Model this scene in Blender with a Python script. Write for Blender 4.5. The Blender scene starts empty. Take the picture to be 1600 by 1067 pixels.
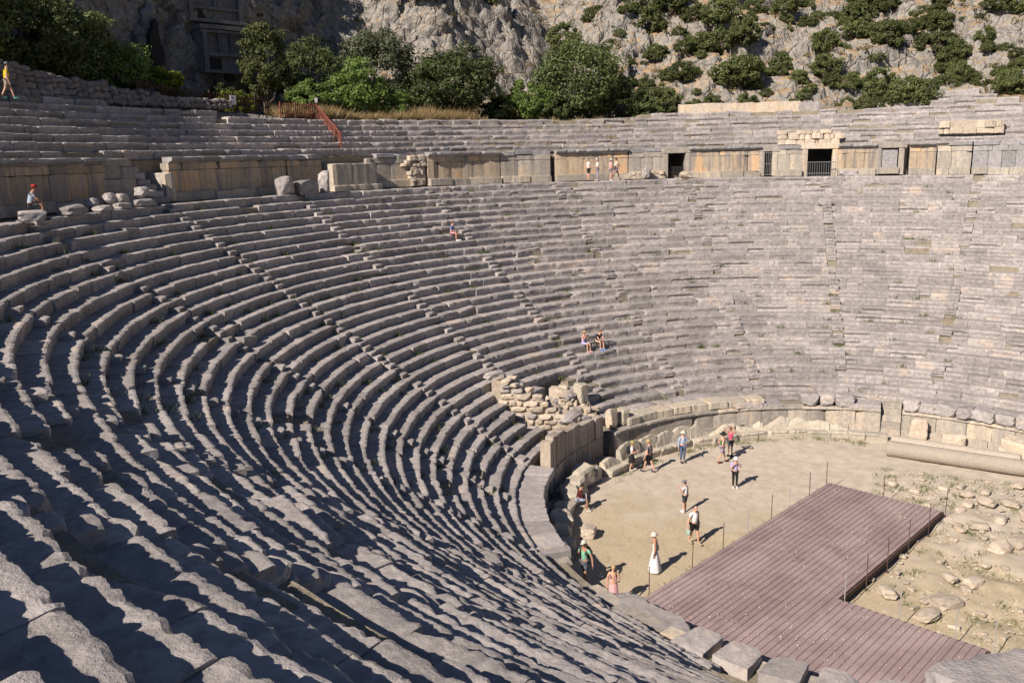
import bpy, math, random
import numpy as np
from mathutils import Matrix, Vector

# ------------------------------------------------------------------ camera, light, exposure
scene = bpy.context.scene
COL = scene.collection
cam_data = bpy.data.cameras.new("camera")
cam = bpy.data.objects.new("camera", cam_data)
COL.objects.link(cam)
cam_data.sensor_width = 36.0
cam_data.lens = 31.03
cam_data.clip_start = 0.05
cam_data.clip_end = 9000.0
cam.matrix_world = Matrix(((0.402917, 0.198745, -0.893397, -39.283),
                           (-0.915013, 0.065897, -0.398006, 0.0),
                           (-0.020229, 0.977833, 0.208406, 16.511),
                           (0, 0, 0, 1)))
scene.camera = cam

SUN_AZ, SUN_EL = math.radians(161.0), math.radians(36.3)
world = bpy.data.worlds.new("World")
scene.world = world
world.use_nodes = True
wn = world.node_tree.nodes
wl = world.node_tree.links
for n in list(wn):
    wn.remove(n)
w_out = wn.new("ShaderNodeOutputWorld")
w_bg = wn.new("ShaderNodeBackground")
w_sky = wn.new("ShaderNodeTexSky")
w_sky.sky_type = 'NISHITA'
w_sky.sun_disc = False
w_sky.sun_elevation = SUN_EL
w_sky.sun_rotation = math.atan2(math.cos(SUN_AZ), math.sin(SUN_AZ))
w_sky.ozone_density = 6.0
w_sky.air_density = 0.8
w_sky.dust_density = 0.1
w_bg.inputs["Strength"].default_value = 0.05
wl.new(w_sky.outputs[0], w_bg.inputs[0])
wl.new(w_bg.outputs[0], w_out.inputs[0])

sun_data = bpy.data.lights.new("sun", 'SUN')
sun_data.energy = 5.0
sun_data.angle = math.radians(0.5)
sun_data.color = (1.0, 0.885, 0.76)
sun = bpy.data.objects.new("sun", sun_data)
COL.objects.link(sun)
sun_dir = Vector((math.cos(SUN_AZ) * math.cos(SUN_EL), math.sin(SUN_AZ) * math.cos(SUN_EL), math.sin(SUN_EL)))
sun.rotation_euler = sun_dir.to_track_quat('Z', 'Y').to_euler()
sun.location = (-60, 40, 80)

scene.cycles.diffuse_bounces = 3
scene.view_settings.view_transform = 'Standard'
scene.view_settings.look = 'None'
scene.view_settings.exposure = 0.64
scene.view_settings.gamma = 1.0
scene.view_settings.use_curve_mapping = False

# ------------------------------------------------------------------ numpy noise
def _hash(ix, iy, iz, seed):
    h = (ix.astype(np.int64) * 374761393 + iy.astype(np.int64) * 668265263 + iz.astype(np.int64) * 2147483647 + seed * 974634777) & 0xFFFFFFFF
    h = ((h ^ (h >> 13)) * 1274126177) & 0xFFFFFFFF
    h = ((h ^ (h >> 16)) * 2246822519) & 0xFFFFFFFF
    return ((h ^ (h >> 15)) & 0xFFFFFF) / float(0xFFFFFF)

def vnoise(P, seed=0):
    f = np.floor(P)
    t = P - f
    t = t * t * (3 - 2 * t)
    i = f.astype(np.int64)
    x, y, z = i[:, 0], i[:, 1], i[:, 2]
    tx, ty, tz = t[:, 0], t[:, 1], t[:, 2]
    out = 0
    for dx in (0, 1):
        wx = tx if dx else 1 - tx
        for dy in (0, 1):
            wy = ty if dy else 1 - ty
            for dz in (0, 1):
                wz = tz if dz else 1 - tz
                out = out + wx * wy * wz * _hash(x + dx, y + dy, z + dz, seed)
    return out * 2 - 1

def lnoise(P, seed=0):
    """value noise with straight kinks instead of smooth swells"""
    f = np.floor(P); t = P - f; i = f.astype(np.int64)
    x, y, z = i[:, 0], i[:, 1], i[:, 2]
    out = 0
    for dx in (0, 1):
        for dy in (0, 1):
            for dz in (0, 1):
                out = out + (t[:, 0] if dx else 1 - t[:, 0]) * (t[:, 1] if dy else 1 - t[:, 1]) * (t[:, 2] if dz else 1 - t[:, 2]) * _hash(x + dx, y + dy, z + dz, seed)
    return out * 2 - 1

def fbm(P, octv=4, seed=0, gain=0.5):
    a, s, out = 1.0, 1.0, 0
    for o in range(octv):
        out = out + a * vnoise(P * s + 17.3 * o, seed + o)
        a *= gain
        s *= 2.07
    return out

def facet(P, seed=0, slope=0.6):
    """angular broken-rock relief: every point takes the tilted plane of its nearest cell"""
    f = np.floor(P).astype(np.int64)
    best = np.full(len(P), 9.0)
    val = np.zeros(len(P))
    for dx in (-1, 0, 1):
        for dy in (-1, 0, 1):
            for dz in (-1, 0, 1):
                c = f + np.array((dx, dy, dz))
                a, b, g = c[:, 0], c[:, 1], c[:, 2]
                q = c + np.stack([_hash(a, b, g, seed + k) for k in (1, 2, 3)], 1)
                d = ((P - q) ** 2).sum(1)
                m = d < best
                if m.any():
                    best[m] = d[m]
                    am, bm, gm = a[m], b[m], g[m]
                    n = np.stack([_hash(am, bm, gm, seed + k) for k in (4, 5, 6)], 1) * 2 - 1
                    val[m] = (_hash(am, bm, gm, seed + 7) * 2 - 1) * 0.5 + slope * ((P[m] - q[m]) * n).sum(1)
    return val

# ------------------------------------------------------------------ object helpers
WPOS = {}

def _set(o, label=None, cat=None, group=None, kind=None):
    if label: o["label"] = label
    if cat: o["category"] = cat
    if group: o["group"] = group
    if kind: o["kind"] = kind
    return o

def thing(name, label, cat, loc=(0, 0, 0), group=None):
    o = bpy.data.objects.new(name, None)
    o.empty_display_size = 0.3
    o.location = loc
    COL.objects.link(o)
    WPOS[o.name] = np.array(loc, float)
    return _set(o, label, cat, group)

def mesh_of(name, V, F, mat=None, smooth=False):
    me = bpy.data.meshes.new(name)
    V = np.asarray(V, float)
    if isinstance(F, np.ndarray):
        n, k = F.shape
        me.vertices.add(len(V)); me.loops.add(n * k); me.polygons.add(n)
        me.vertices.foreach_set("co", V.ravel().astype(np.float32))
        me.loops.foreach_set("vertex_index", F.ravel().astype(np.int32))
        me.polygons.foreach_set("loop_start", (np.arange(n) * k).astype(np.int32))
        me.update(calc_edges=True)
    else:
        me.from_pydata(V.tolist(), [], F)
    if smooth:
        me.polygons.foreach_set("use_smooth", np.ones(len(me.polygons), bool))
        if smooth == 2: me.set_sharp_from_angle(angle=math.radians(22))
    if mat is not None:
        me.materials.append(mat)
    return me

def obj(name, V, F, mat, parent=None, smooth=False, loc=None, **kw):
    """one mesh object from world-space vertices, its origin at the foot of the shape"""
    V = np.asarray(V, float)
    if loc is None:
        loc = np.array([(V[:, 0].min() + V[:, 0].max()) / 2, (V[:, 1].min() + V[:, 1].max()) / 2, V[:, 2].min()])
    loc = np.asarray(loc, float)
    me = mesh_of(name, V - loc, F, mat, smooth)
    o = bpy.data.objects.new(name, me)
    COL.objects.link(o)
    WPOS[o.name] = loc
    if parent is not None:
        o.parent = parent
        o.location = loc - WPOS[parent.name]
    else:
        o.location = loc
    return _set(o, **kw)

class MB:
    """collects simple solids into one mesh"""
    def __init__(s): s.V, s.F, s.n = [], [], 0
    def add(s, V, F):
        s.V.append(np.asarray(V, float)); s.F += [[i + s.n for i in f] for f in F]; s.n += len(V); return s
    def box(s, c, size, rot=0.0, M=None):
        h = np.array(size) / 2
        V = np.array([[x, y, z] for x in (-1, 1) for y in (-1, 1) for z in (-1, 1)]) * h
        if M is not None: V = V @ np.array(M).T
        if rot:
            cs, sn = math.cos(rot), math.sin(rot)
            V = V @ np.array([[cs, sn, 0], [-sn, cs, 0], [0, 0, 1]])
        return s.add(V + np.array(c), [[0, 1, 3, 2], [4, 6, 7, 5], [0, 4, 5, 1], [2, 3, 7, 6], [0, 2, 6, 4], [1, 5, 7, 3]])
    def tube(s, pts, rad, n=6):
        pts = [np.array(p, float) for p in pts]
        if not hasattr(rad, "__len__"): rad = [rad] * len(pts)
        V = []
        for i, p in enumerate(pts):
            d = pts[min(i + 1, len(pts) - 1)] - pts[max(i - 1, 0)]
            d = d / (np.linalg.norm(d) + 1e-9)
            a = np.cross(d, [0, 0, 1.0]) if abs(d[2]) < .9 else np.cross(d, [1.0, 0, 0])
            a /= np.linalg.norm(a); b = np.cross(d, a)
            for k in range(n):
                t = 2 * math.pi * k / n
                V.append(p + rad[i] * (a * math.cos(t) + b * math.sin(t)))
        F = []
        for i in range(len(pts) - 1):
            for k in range(n):
                F.append([i * n + k, i * n + (k + 1) % n, (i + 1) * n + (k + 1) % n, (i + 1) * n + k])
        F.append(list(range(n))[::-1]); F.append([(len(pts) - 1) * n + k for k in range(n)])
        return s.add(V, F)
    def lathe(s, prof, c=(0, 0, 0), n=14, sx=1.0, sy=1.0, M=None):
        V = []
        for r, z in prof:
            for k in range(n):
                t = 2 * math.pi * k / n
                V.append((r * sx * math.cos(t), r * sy * math.sin(t), z))
        V = np.array(V)
        if M is not None: V = V @ np.array(M).T
        m = len(prof)
        F = [[i * n + k, i * n + (k + 1) % n, (i + 1) * n + (k + 1) % n, (i + 1) * n + k] for i in range(m - 1) for k in range(n)]
        F.append(list(range(n))[::-1]); F.append([(m - 1) * n + k for k in range(n)])
        return s.add(V + np.array(c), F)
    def superq(s, c, size, e=0.5, n=10, M=None):
        V = []
        for i in range(n // 2 + 1):
            ph = -math.pi / 2 + math.pi * i / (n // 2)
            for k in range(n):
                th = 2 * math.pi * k / n
                f = lambda v: math.copysign(abs(v) ** e, v)
                V.append((f(math.cos(ph)) * f(math.cos(th)), f(math.cos(ph)) * f(math.sin(th)), f(math.sin(ph))))
        V = np.array(V) * np.array(size) / 2
        if M is not None: V = V @ np.array(M).T
        m = n // 2 + 1
        F = [[i * n + k, i * n + (k + 1) % n, (i + 1) * n + (k + 1) % n, (i + 1) * n + k] for i in range(m - 1) for k in range(n)]
        return s.add(V + np.array(c), F)
    def build(s, name, mat, parent=None, smooth=False, **kw):
        return obj(name, np.concatenate(s.V), s.F, mat, parent, smooth, **kw)

def pol(r, az, z=0.0):
    a = math.radians(az)
    return np.array([r * math.cos(a), r * math.sin(a), z])

# ------------------------------------------------------------------ materials
def new_mat(name):
    m = bpy.data.materials.new(name)
    m.use_nodes = True
    nt = m.node_tree
    for n in list(nt.nodes): nt.nodes.remove(n)
    out = nt.nodes.new("ShaderNodeOutputMaterial")
    b = nt.nodes.new("ShaderNodeBsdfPrincipled")
    b.inputs["Specular IOR Level"].default_value = 0.25
    nt.links.new(b.outputs[0], out.inputs[0])
    return m, nt, b, out

class NT:
    def __init__(s, nt): s.nt = nt
    def n(s, t, **kw):
        nd = s.nt.nodes.new(t)
        for k, v in kw.items(): setattr(nd, k, v)
        return nd
    def link(s, a, b): s.nt.links.new(a, b)
    def pos(s):
        return s.n("ShaderNodeNewGeometry").outputs["Position"]
    def scale(s, v, sc):
        m = s.n("ShaderNodeVectorMath", operation='MULTIPLY')
        s.link(v, m.inputs[0]); m.inputs[1].default_value = sc
        return m.outputs[0]
    def noise(s, v, scale, detail=4, rough=.55, dist=0.0):
        nd = s.n("ShaderNodeTexNoise")
        nd.inputs["Scale"].default_value = scale; nd.inputs["Detail"].default_value = detail
        nd.inputs["Roughness"].default_value = rough; nd.inputs["Distortion"].default_value = dist
        s.link(v, nd.inputs["Vector"])
        return nd.outputs["Fac"]
    def ramp(s, f, a, b, lo=0.0, hi=1.0):
        nd = s.n("ShaderNodeMapRange"); nd.interpolation_type = 'SMOOTHSTEP'
        nd.inputs["From Min"].default_value = a; nd.inputs["From Max"].default_value = b
        nd.inputs["To Min"].default_value = lo; nd.inputs["To Max"].default_value = hi
        s.link(f, nd.inputs["Value"])
        return nd.outputs[0]
    def mix(s, f, a, b, mode='MIX'):
        nd = s.n("ShaderNodeMix", data_type='RGBA', blend_type=mode)
        for inp, v in ((nd.inputs[0], f), (nd.inputs[6], a), (nd.inputs[7], b)):
            if isinstance(v, (tuple, list)): inp.default_value = (*v, 1.0)
            elif isinstance(v, (int, float)): inp.default_value = v
            else: s.link(v, inp)
        return nd.outputs[2]
    def math(s, op, a, b=None):
        nd = s.n("ShaderNodeMath", operation=op)
        for i, v in enumerate((a, b)):
            if v is None: continue
            if isinstance(v, (int, float)): nd.inputs[i].default_value = v
            else: s.link(v, nd.inputs[i])
        return nd.outputs[0]
    def dim(s, c, f):
        v = s.n("ShaderNodeHueSaturation"); v.inputs["Value"].default_value = f
        s.link(c, v.inputs["Color"]); return s.mix(1.0, v.outputs[0], (.985, 1.0, .985), 'MULTIPLY')
    def bump(s, h, strength=.5, dist=.03, normal=None):
        nd = s.n("ShaderNodeBump")
        nd.inputs["Strength"].default_value = strength; nd.inputs["Distance"].default_value = dist
        s.link(h, nd.inputs["Height"])
        if normal is not None: s.link(normal, nd.inputs["Normal"])
        return nd.outputs[0]

def stone_mat(name, dark, light, warm, warm_amt=.62, lichen=.62, streak=0.0, streak_col=(.16, .15, .15), fine=1.0, bump=.6, stain=None, vary=.17, tint=(.985, 1.0, 1.062), patina=.24):
    m, nt, b, out = new_mat(name)
    N = NT(nt)
    P = N.pos()
    rnd = N.n("ShaderNodeObjectInfo").outputs["Random"]
    n1 = N.noise(P, .9, 5, .6)
    n2 = N.noise(P, 4.5 * fine, 6, .62, .3)
    n3 = N.noise(P, 16 * fine, 5, .6)
    n4 = N.noise(P, 60 * fine, 3, .6)
    c = N.mix(N.ramp(n2, .34, .68), dark, light)
    rb = N.math('MULTIPLY', rnd, vary)
    wm = N.ramp(N.math('ADD', N.math('ADD', N.math('MULTIPLY', n1, .6), N.math('MULTIPLY', n2, .4)), rb), warm_amt, warm_amt + .12)
    c = N.mix(N.math('MULTIPLY', wm, .8), c, warm)
    if streak:
        sv = N.scale(P, (2.6, 2.6, .22))
        sn = N.noise(sv, 1.0, 4, .6)
        c = N.mix(N.math('MULTIPLY', N.ramp(sn, .46, .62), streak), c, streak_col)
    if stain:
        c = N.mix(N.math('MULTIPLY', N.ramp(N.noise(P, 1.7, 3), .5, .68), .7), c, stain)
    c = N.mix(N.ramp(n3, lichen, lichen + .1, 0, .55), c, tuple(x * .45 for x in dark))
    np_ = N.noise(P, .38, 5, .62, .4)
    c = N.mix(N.ramp(np_, .50, .64, 0, patina), c, tuple(x * .72 for x in dark))
    c = N.mix(N.ramp(np_, .46, .36, 0, .35), c, light)
    c = N.mix(N.ramp(n4, .35, .7, 0, .16), c, tuple(min(1, x * 1.25) for x in light))
    v = N.n("ShaderNodeHueSaturation")
    N.link(c, v.inputs["Color"])
    N.link(N.ramp(rnd, 0, 1, .68, .92), v.inputs["Value"])
    N.link(N.mix(1.0, v.outputs[0], tint, 'MULTIPLY'), b.inputs["Base Color"])
    b.inputs["Roughness"].default_value = .93
    h = N.math('ADD', N.math('MULTIPLY', n2, .6), N.math('ADD', N.math('MULTIPLY', n3, .35), N.math('MULTIPLY', n4, .14)))
    N.link(N.bump(h, bump, .07), b.inputs["Normal"])
    return m

def plain_mat(name, col, rough=.7, noise=.15, scale=9.0, metal=0.0, bump=0.0):
    m, nt, b, out = new_mat(name)
    N = NT(nt)
    P = N.n("ShaderNodeTexCoord").outputs["Object"]
    n = N.noise(P, scale, 4)
    c = N.mix(N.ramp(n, .3, .7), tuple(x * (1 - noise) for x in col), tuple(min(1, x * (1 + noise)) for x in col))
    N.link(c, b.inputs["Base Color"])
    b.inputs["Roughness"].default_value = rough
    b.inputs["Metallic"].default_value = metal
    if bump: N.link(N.bump(n, bump, .02), b.inputs["Normal"])
    return m

def leaf_mat(name, c1, c2, c3, trans=.25):
    m, nt, b, out = new_mat(name)
    N = NT(nt)
    P = N.pos()
    rnd = N.n("ShaderNodeObjectInfo").outputs["Random"]
    c = N.mix(N.ramp(N.noise(P, 1.3, 3), .35, .65), c1, c2)
    c = N.mix(N.math('MULTIPLY', N.ramp(N.noise(P, 7.0, 2), .5, .75), .6), c, c3)
    v = N.n("ShaderNodeHueSaturation")
    N.link(c, v.inputs["Color"]); N.link(N.ramp(rnd, 0, 1, .75, 1.2), v.inputs["Value"])
    N.link(v.outputs[0], b.inputs["Base Color"])
    b.inputs["Roughness"].default_value = .55
    t = N.n("ShaderNodeBsdfTranslucent")
    N.link(v.outputs[0], t.inputs[0])
    mx = N.n("ShaderNodeMixShader"); mx.inputs[0].default_value = trans
    N.link(b.outputs[0], mx.inputs[1]); N.link(t.outputs[0], mx.inputs[2])
    N.link(mx.outputs[0], out.inputs[0])
    return m

M_SEAT = stone_mat("weathered_limestone", (.29, .262, .242), (.465, .423, .39), (.53, .42, .315), .665, .66)
M_NEAR = stone_mat("rough_limestone", (.285, .260, .242), (.45, .41, .378), (.50, .41, .32), .76, .68, bump=.8)
M_STEP = stone_mat("worn_step_stone", (.33, .30, .28), (.46, .415, .385), (.50, .41, .30), .66, .7)
M_WALL = stone_mat("ochre_wall_stone", (.41, .33, .245), (.56, .45, .33), (.58, .36, .19), .76, .72, streak=.9, streak_col=(.25, .232, .228), fine=.7, vary=.4, tint=(1.0, 1.0, 1.0), patina=.10)
M_PODIUM = stone_mat("podium_limestone", (.36, .32, .28), (.50, .45, .385), (.57, .46, .33), .60, .7, streak=.55, streak_col=(.26, .25, .245), tint=(1.0, 1.0, 1.0), patina=.10)
M_SHADEWALL = stone_mat("rusty_podium_slab", (.34, .29, .25), (.46, .40, .34), (.50, .28, .15), .62, .7, streak=.6, streak_col=(.25, .20, .17), tint=(1.0, 1.0, 1.0), patina=.10)
M_CREAM = stone_mat("cream_rubble_stone", (.44, .37, .30), (.60, .515, .42), (.58, .42, .28), .66, .72, bump=.9, tint=(1.0, 1.0, 1.0), patina=.10)
M_THRONE = stone_mat("bench_limestone", (.40, .36, .30), (.54, .49, .41), (.58, .47, .34), .62, .72, tint=(1.0, 1.0, 1.0), patina=.10)
M_CORNICE = stone_mat("grey_cornice_stone", (.25, .24, .235), (.38, .36, .345), (.46, .38, .30), .72, .62)
M_COLUMN = stone_mat("grey_granite_shaft", (.36, .315, .265), (.45, .395, .335), (.46, .38, .30), .66, .75, fine=2.0, bump=.25, tint=(1.0, 1.0, 1.0), patina=.10)
M_ROCK = None
# ------------------------------------------------------------------ plan of the theatre
R0, Z0, DR, DH = 15.96, 1.93, 0.6595, 0.4252     # nosing radius and height of seat row k
NROW = 29                                        # row 29 is the lip of the upper walkway
WALK_Z = Z0 + NROW * DH                          # 14.26
RW = 37.7                                        # face of the wall behind the walkway
STAIRS = [9.7 + 17.45 * i for i in range(-1, 10)]
AZ0, AZ1 = -44.0, 182.0

def warp(az, k):
    az = np.asarray(az, float)
    return 0.0022 * np.maximum(0, az - 145) ** 2 * np.clip((k + 3) / 27.0, 0, 1)

def settle(az, k):
    az = np.asarray(az, float)
    return -0.32 * np.clip((az - 156) / 14.0, 0, 1) * np.clip((14 - k) / 10.0, 0, 1)

def polv(r, azdeg, z):
    a = np.radians(azdeg)
    return np.stack([r * np.cos(a), r * np.sin(a), z], -1)

def upper_rows(az):
    if az > 89: return 8
    if az > 80: return 7
    if az > 30: return 6
    if az > 2: return 7
    return 8

def in_pocket(az, k):
    if 67 < az < 86.5 and k <= 3: return True
    if k == 4 and (80 < az < 86.5 or 67 < az < 72): return True
    if k == 5 and 82 < az < 86: return True
    return False

RNG = np.random.default_rng(11)
_face_cache = {}
def loop_faces(nv, ns):
    key = (nv, ns)
    if key not in _face_cache:
        F = []
        for i in range(ns):
            for j in range(nv):
                a, b = i * nv + j, i * nv + (j + 1) % nv
                F.append([a, b, b + nv, a + nv])
        F.append(list(range(nv))); F.append([ns * nv + j for j in range(nv)][::-1])
        _face_cache[key] = F
    return _face_cache[key]

def refine(prof, w, step):
    P, W = [], []
    n = len(prof)
    for i in range(n):
        a, b = np.array(prof[i]), np.array(prof[(i + 1) % n])
        m = max(1, int(np.linalg.norm(b - a) / step)) if i < n - 2 else 1
        for j in range(m):
            t = j / m
            P.append(a * (1 - t) + b * t); W.append(w[i] * (1 - t) + w[(i + 1) % n] * t)
    return np.array(P), np.array(W)

SEAT_PROF = [(.07, -.50), (.055, -.27), (.02, -.17), (0, -.10), (.012, -.02), (.075, 0), (.30, -.004), (.60, -.008), (.86, -.012), (.86, -.50)]
SEAT_W = [0, .05, .45, 1, 1, .7, .12, 0, 0, 0]

def arc_stone(name, parent, mat, azc, length, k, r, z, prof=None, wn=None, seg=.14, chip=.10, rough=.014, fine=0.0,
              jr=.02, jz=.012, jt=.010, hscale=1.0, use_warp=True, smooth=False, yaw=0.0, gap=.012, endround=.035, under=0.0):
    """one block of a curved course: its section is swept along the arc, then chipped, tilted and worn"""
    P, W = (np.array(prof if prof is not None else SEAT_PROF), np.array(wn if wn is not None else SEAT_W))
    if fine: P, W = refine(P, W, fine)
    P = P.copy(); P[:, 1] *= hscale
    if under:
        P[:, 0] += under * np.exp(-((P[:, 1] + .30) / .10) ** 2) * (P[:, 0] < .3)
    ns = max(2, int(length / seg))
    nv = len(P)
    s = np.linspace(-length / 2 + gap / 2, length / 2 - gap / 2, ns + 1)
    S = np.repeat(s, nv); U = np.tile(P[:, 0], ns + 1); Zz = np.tile(P[:, 1], ns + 1); Wt = np.tile(W, ns + 1)
    base = polv(np.full_like(S, r), azc + np.degrees(S / r), np.full_like(S, z))
    # chipped nosing: crumbled edge, and now and then a whole corner broken off
    c = (np.maximum(0, lnoise(base * 8.5, 5) - .10) * 1.0 + np.maximum(0, lnoise(base * 2.3, 9) - .25) * 1.15 + .25 * np.maximum(0, lnoise(base * 14.0, 6))) * chip + (.032 * np.maximum(0, lnoise(base * 20.0, 7)) if seg < .12 else 0)
    e = np.minimum(S - s[0], s[-1] - S)
    ce = np.exp(-e / endround) * endround * (.4 + 1.2 * RNG.random())
    if RNG.random() < (.34 if azc > 140 else .16):
        Lc = length * RNG.uniform(.12, .4); e1 = (S - s[0]) if RNG.random() < .5 else (s[-1] - S)
        c = c + np.maximum(0, 1 - e1 / Lc) * RNG.uniform(.05, .22)
    U = U + Wt * (c + ce); Zz = Zz - Wt * (c * .45 + ce * .6)
    # jitter of the whole block
    U = U + RNG.normal(0, jr); 
    t1, t2 = RNG.normal(0, jt), RNG.normal(0, jt * 1.3)
    Zz = Zz + RNG.normal(0, jz) + t1 * S + t2 * (U - .4)
    if yaw: U = U + yaw * S
    az = azc + np.degrees(S / r)
    R = r + U
    Zw = z + Zz
    if use_warp:
        R = R + warp(az, k); Zw = Zw + settle(az, k)
    V = polv(R, az, Zw)
    nz = np.stack([fbm(V * 2.3 + 40 * i, 2, 21 + i) for i in range(3)], 1) * rough
    if fine: nz += np.stack([fbm(V * 9.0 + 40 * i, 2, 31 + i) for i in range(3)], 1) * rough * .45
    V = V + nz
    return obj(name, V, loop_faces(nv, ns), mat, parent, smooth)

# ------------------------------------------------------------------ ground, earth bank, hillside
def grid_faces(nu, nv):
    i = np.arange(nu - 1)[:, None] * nv + np.arange(nv - 1)[None, :]
    return np.stack([i, i + 1, i + nv + 1, i + nv], -1).reshape(-1, 4)

def ground_mat():
    m, nt, b, out = new_mat("dry_earth")
    N = NT(nt); P = N.pos()
    n1, n2, n3 = N.noise(P, .25, 5), N.noise(P, 1.6, 5, .6), N.noise(P, 22, 4, .65)
    c = N.mix(N.ramp(n2, .35, .65), (.36, .29, .205), (.44, .375, .29))
    c = N.mix(N.math('MULTIPLY', N.ramp(n1, .50, .66), .55), c, (.30, .27, .13))
    c = N.mix(N.ramp(n3, .55, .75, 0, .5), c, (.56, .51, .43))
    N.link(N.dim(c, .77), b.inputs["Base Color"]); b.inputs["Roughness"].default_value = .95
    N.link(N.bump(n3, .6, .04), b.inputs["Normal"])
    return m

def orchestra_mat():
    m, nt, b, out = new_mat("gravel_and_dry_grass")
    N = NT(nt); P = N.pos()
    n1 = N.noise(P, .33, 5, .6); n2 = N.noise(P, 1.9, 5, .62); n3 = N.noise(P, 9.0, 5, .65); n4 = N.noise(P, 42, 3, .6)
    vor = N.n("ShaderNodeTexVoronoi"); vor.inputs["Scale"].default_value = 17.0; N.link(P, vor.inputs["Vector"])
    # the trodden pale gravel lies towards the far edge, straw-coloured turf in the middle
    sx = N.n("ShaderNodeSeparateXYZ"); N.link(P, sx.inputs[0])
    turf = N.ramp(N.math('ADD', N.math('MULTIPLY', sx.outputs[0], -.055), N.math('MULTIPLY', n1, 1.5)), .55, 1.0)
    c = N.mix(N.ramp(n2, .32, .68), (.46, .385, .315), (.56, .48, .41))
    g = N.mix(N.ramp(n3, .35, .65), (.40, .315, .205), (.50, .41, .295))
    g = N.mix(N.math('MULTIPLY', N.ramp(n2, .56, .72), .75), g, (.27, .26, .11))
    c = N.mix(N.math('MULTIPLY', turf, .85), c, g)
    c = N.mix(N.ramp(n1, .30, .42, .35, 0), c, (.44, .33, .21))
    c = N.mix(N.ramp(n4, .56, .74, 0, .55), c, (.62, .57, .50))
    c = N.mix(N.ramp(vor.outputs["Distance"], .10, .16, .35, 0), c, (.66, .61, .54))
    c = N.mix(N.ramp(n4, .40, .30, 0, .35), c, (.22, .18, .12))
    N.link(N.dim(c, .93), b.inputs["Base Color"]); b.inputs["Roughness"].default_value = .95
    N.link(N.bump(N.math('ADD', n3, N.math('MULTIPLY', n4, .5)), .7, .035), b.inputs["Normal"])
    return m

M_EARTH = ground_mat()
M_ORCH = orchestra_mat()

# ground to the horizon (rings around the theatre)
rr = np.array([0.0, 20, 45, 90, 180, 400, 900, 2000, 4500, 8000])
aa = np.radians(np.arange(0, 361, 7.5))
GV = np.stack([rr[:, None] * np.cos(aa)[None], rr[:, None] * np.sin(aa)[None], np.full((len(rr), len(aa)), -.35)], -1).reshape(-1, 3)
obj("ground", GV, grid_faces(len(rr), len(aa)), M_EARTH, kind="structure", loc=(0, 0, -.35))

# orchestra floor, gently uneven; a low excavated patch beside the metal deck
xs = np.linspace(-17, 17, 150)
X, Y = np.meshgrid(xs, xs, indexing='ij')
OV = np.stack([X.ravel(), Y.ravel(), np.zeros(X.size)], 1)
OV[:, 2] = -.02 + .035 * fbm(OV * .5, 3, 3) + .02 * fbm(OV * 2.2, 3, 4)
pit = np.exp(-((OV[:, 0] + 1.2) / 6.5) ** 4 - ((OV[:, 1] + 3.6) / 2.3) ** 4)
OV[:, 2] += pit * (.02 + .16 * fbm(OV * 1.1, 3, 8))
obj("orchestra_floor", OV, grid_faces(150, 150), M_ORCH, smooth=True, kind="structure", loc=(0, 0, -.02))

# earth bank under the seats
def bank_mat():
    m, nt, b, out = new_mat("rubble_earth")
    N = NT(nt); P = N.pos()
    n2, n3 = N.noise(P, 3.0, 5, .62), N.noise(P, 14, 5, .65)
    c = N.mix(N.ramp(n2, .35, .65), (.26, .22, .17), (.36, .31, .25))
    c = N.mix(N.ramp(n3, .52, .7, 0, .6), c, (.42, .37, .29))
    c = N.mix(N.math('MULTIPLY', N.ramp(n2, .58, .7), .5), c, (.20, .19, .08))
    N.link(N.dim(c, .77), b.inputs["Base Color"]); b.inputs["Roughness"].default_value = .95
    N.link(N.bump(n3, .9, .06), b.inputs["Normal"])
    return m
M_BANK = bank_mat()

def bank_z(az, k):
    if in_pocket(az, k): return 1.35
    return Z0 + k * DH - .10 + float(settle(az, k))

azs = np.arange(-46, 183.01, 1.0)
prof_r, prof_k = [], []
for k in range(0, NROW + 1):
    prof_r += [R0 + k * DR + .16, R0 + k * DR + DR + .13]; prof_k += [k, k]
BV = np.zeros((len(azs), len(prof_r) + 4, 3))
for i, az in enumerate(azs):
    hole = 69.5 < az < 72.5
    rad = [14.95, 15.0, R0 + .14]
    zz = [-.4, 1.38, 1.38]
    if hole: zz = [-.4, -.1, -.1]
    elif -2.6 < az < 2.1: zz = [-.4, -.15, 1.30]      # the gap with the small stair
    for r_, k_ in zip(prof_r, prof_k):
        rad.append(r_ + float(warp(az, k_)))
        zz.append(bank_z(az, k_) if not (hole and k_ < 5) else -.1)
    rad[-1] = max(rad[-2] + .1, RW + .25)
    rad.append(rad[-1] + .02); zz.append(WALK_Z - .5)
    BV[i] = polv(np.array(rad), np.full(len(rad), az), np.array(zz))
BV[:, 3:-1, 2] += .03 * fbm(BV[:, 3:-1].reshape(-1, 3) * 2.0, 3, 14).reshape(BV.shape[0], -1)
nb = BV.shape[1]
BF = grid_faces(len(azs), nb).tolist()
# close the two ends of the bank down to the ground
Vb = BV.reshape(-1, 3)
extra = []
for e in (0, len(azs) - 1):
    ring = [e * nb + j for j in range(nb)]
    base = len(Vb) + len(extra)
    for j in range(nb):
        p = BV[e, j].copy(); p[2] = -.6; extra.append(p)
    for j in range(nb - 1):
        BF.append([ring[j], ring[j + 1], base + j + 1, base + j])
obj("earth_bank", np.concatenate([Vb, np.array(extra)]), BF, M_BANK, kind="structure", loc=(0, 0, 0))

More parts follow.
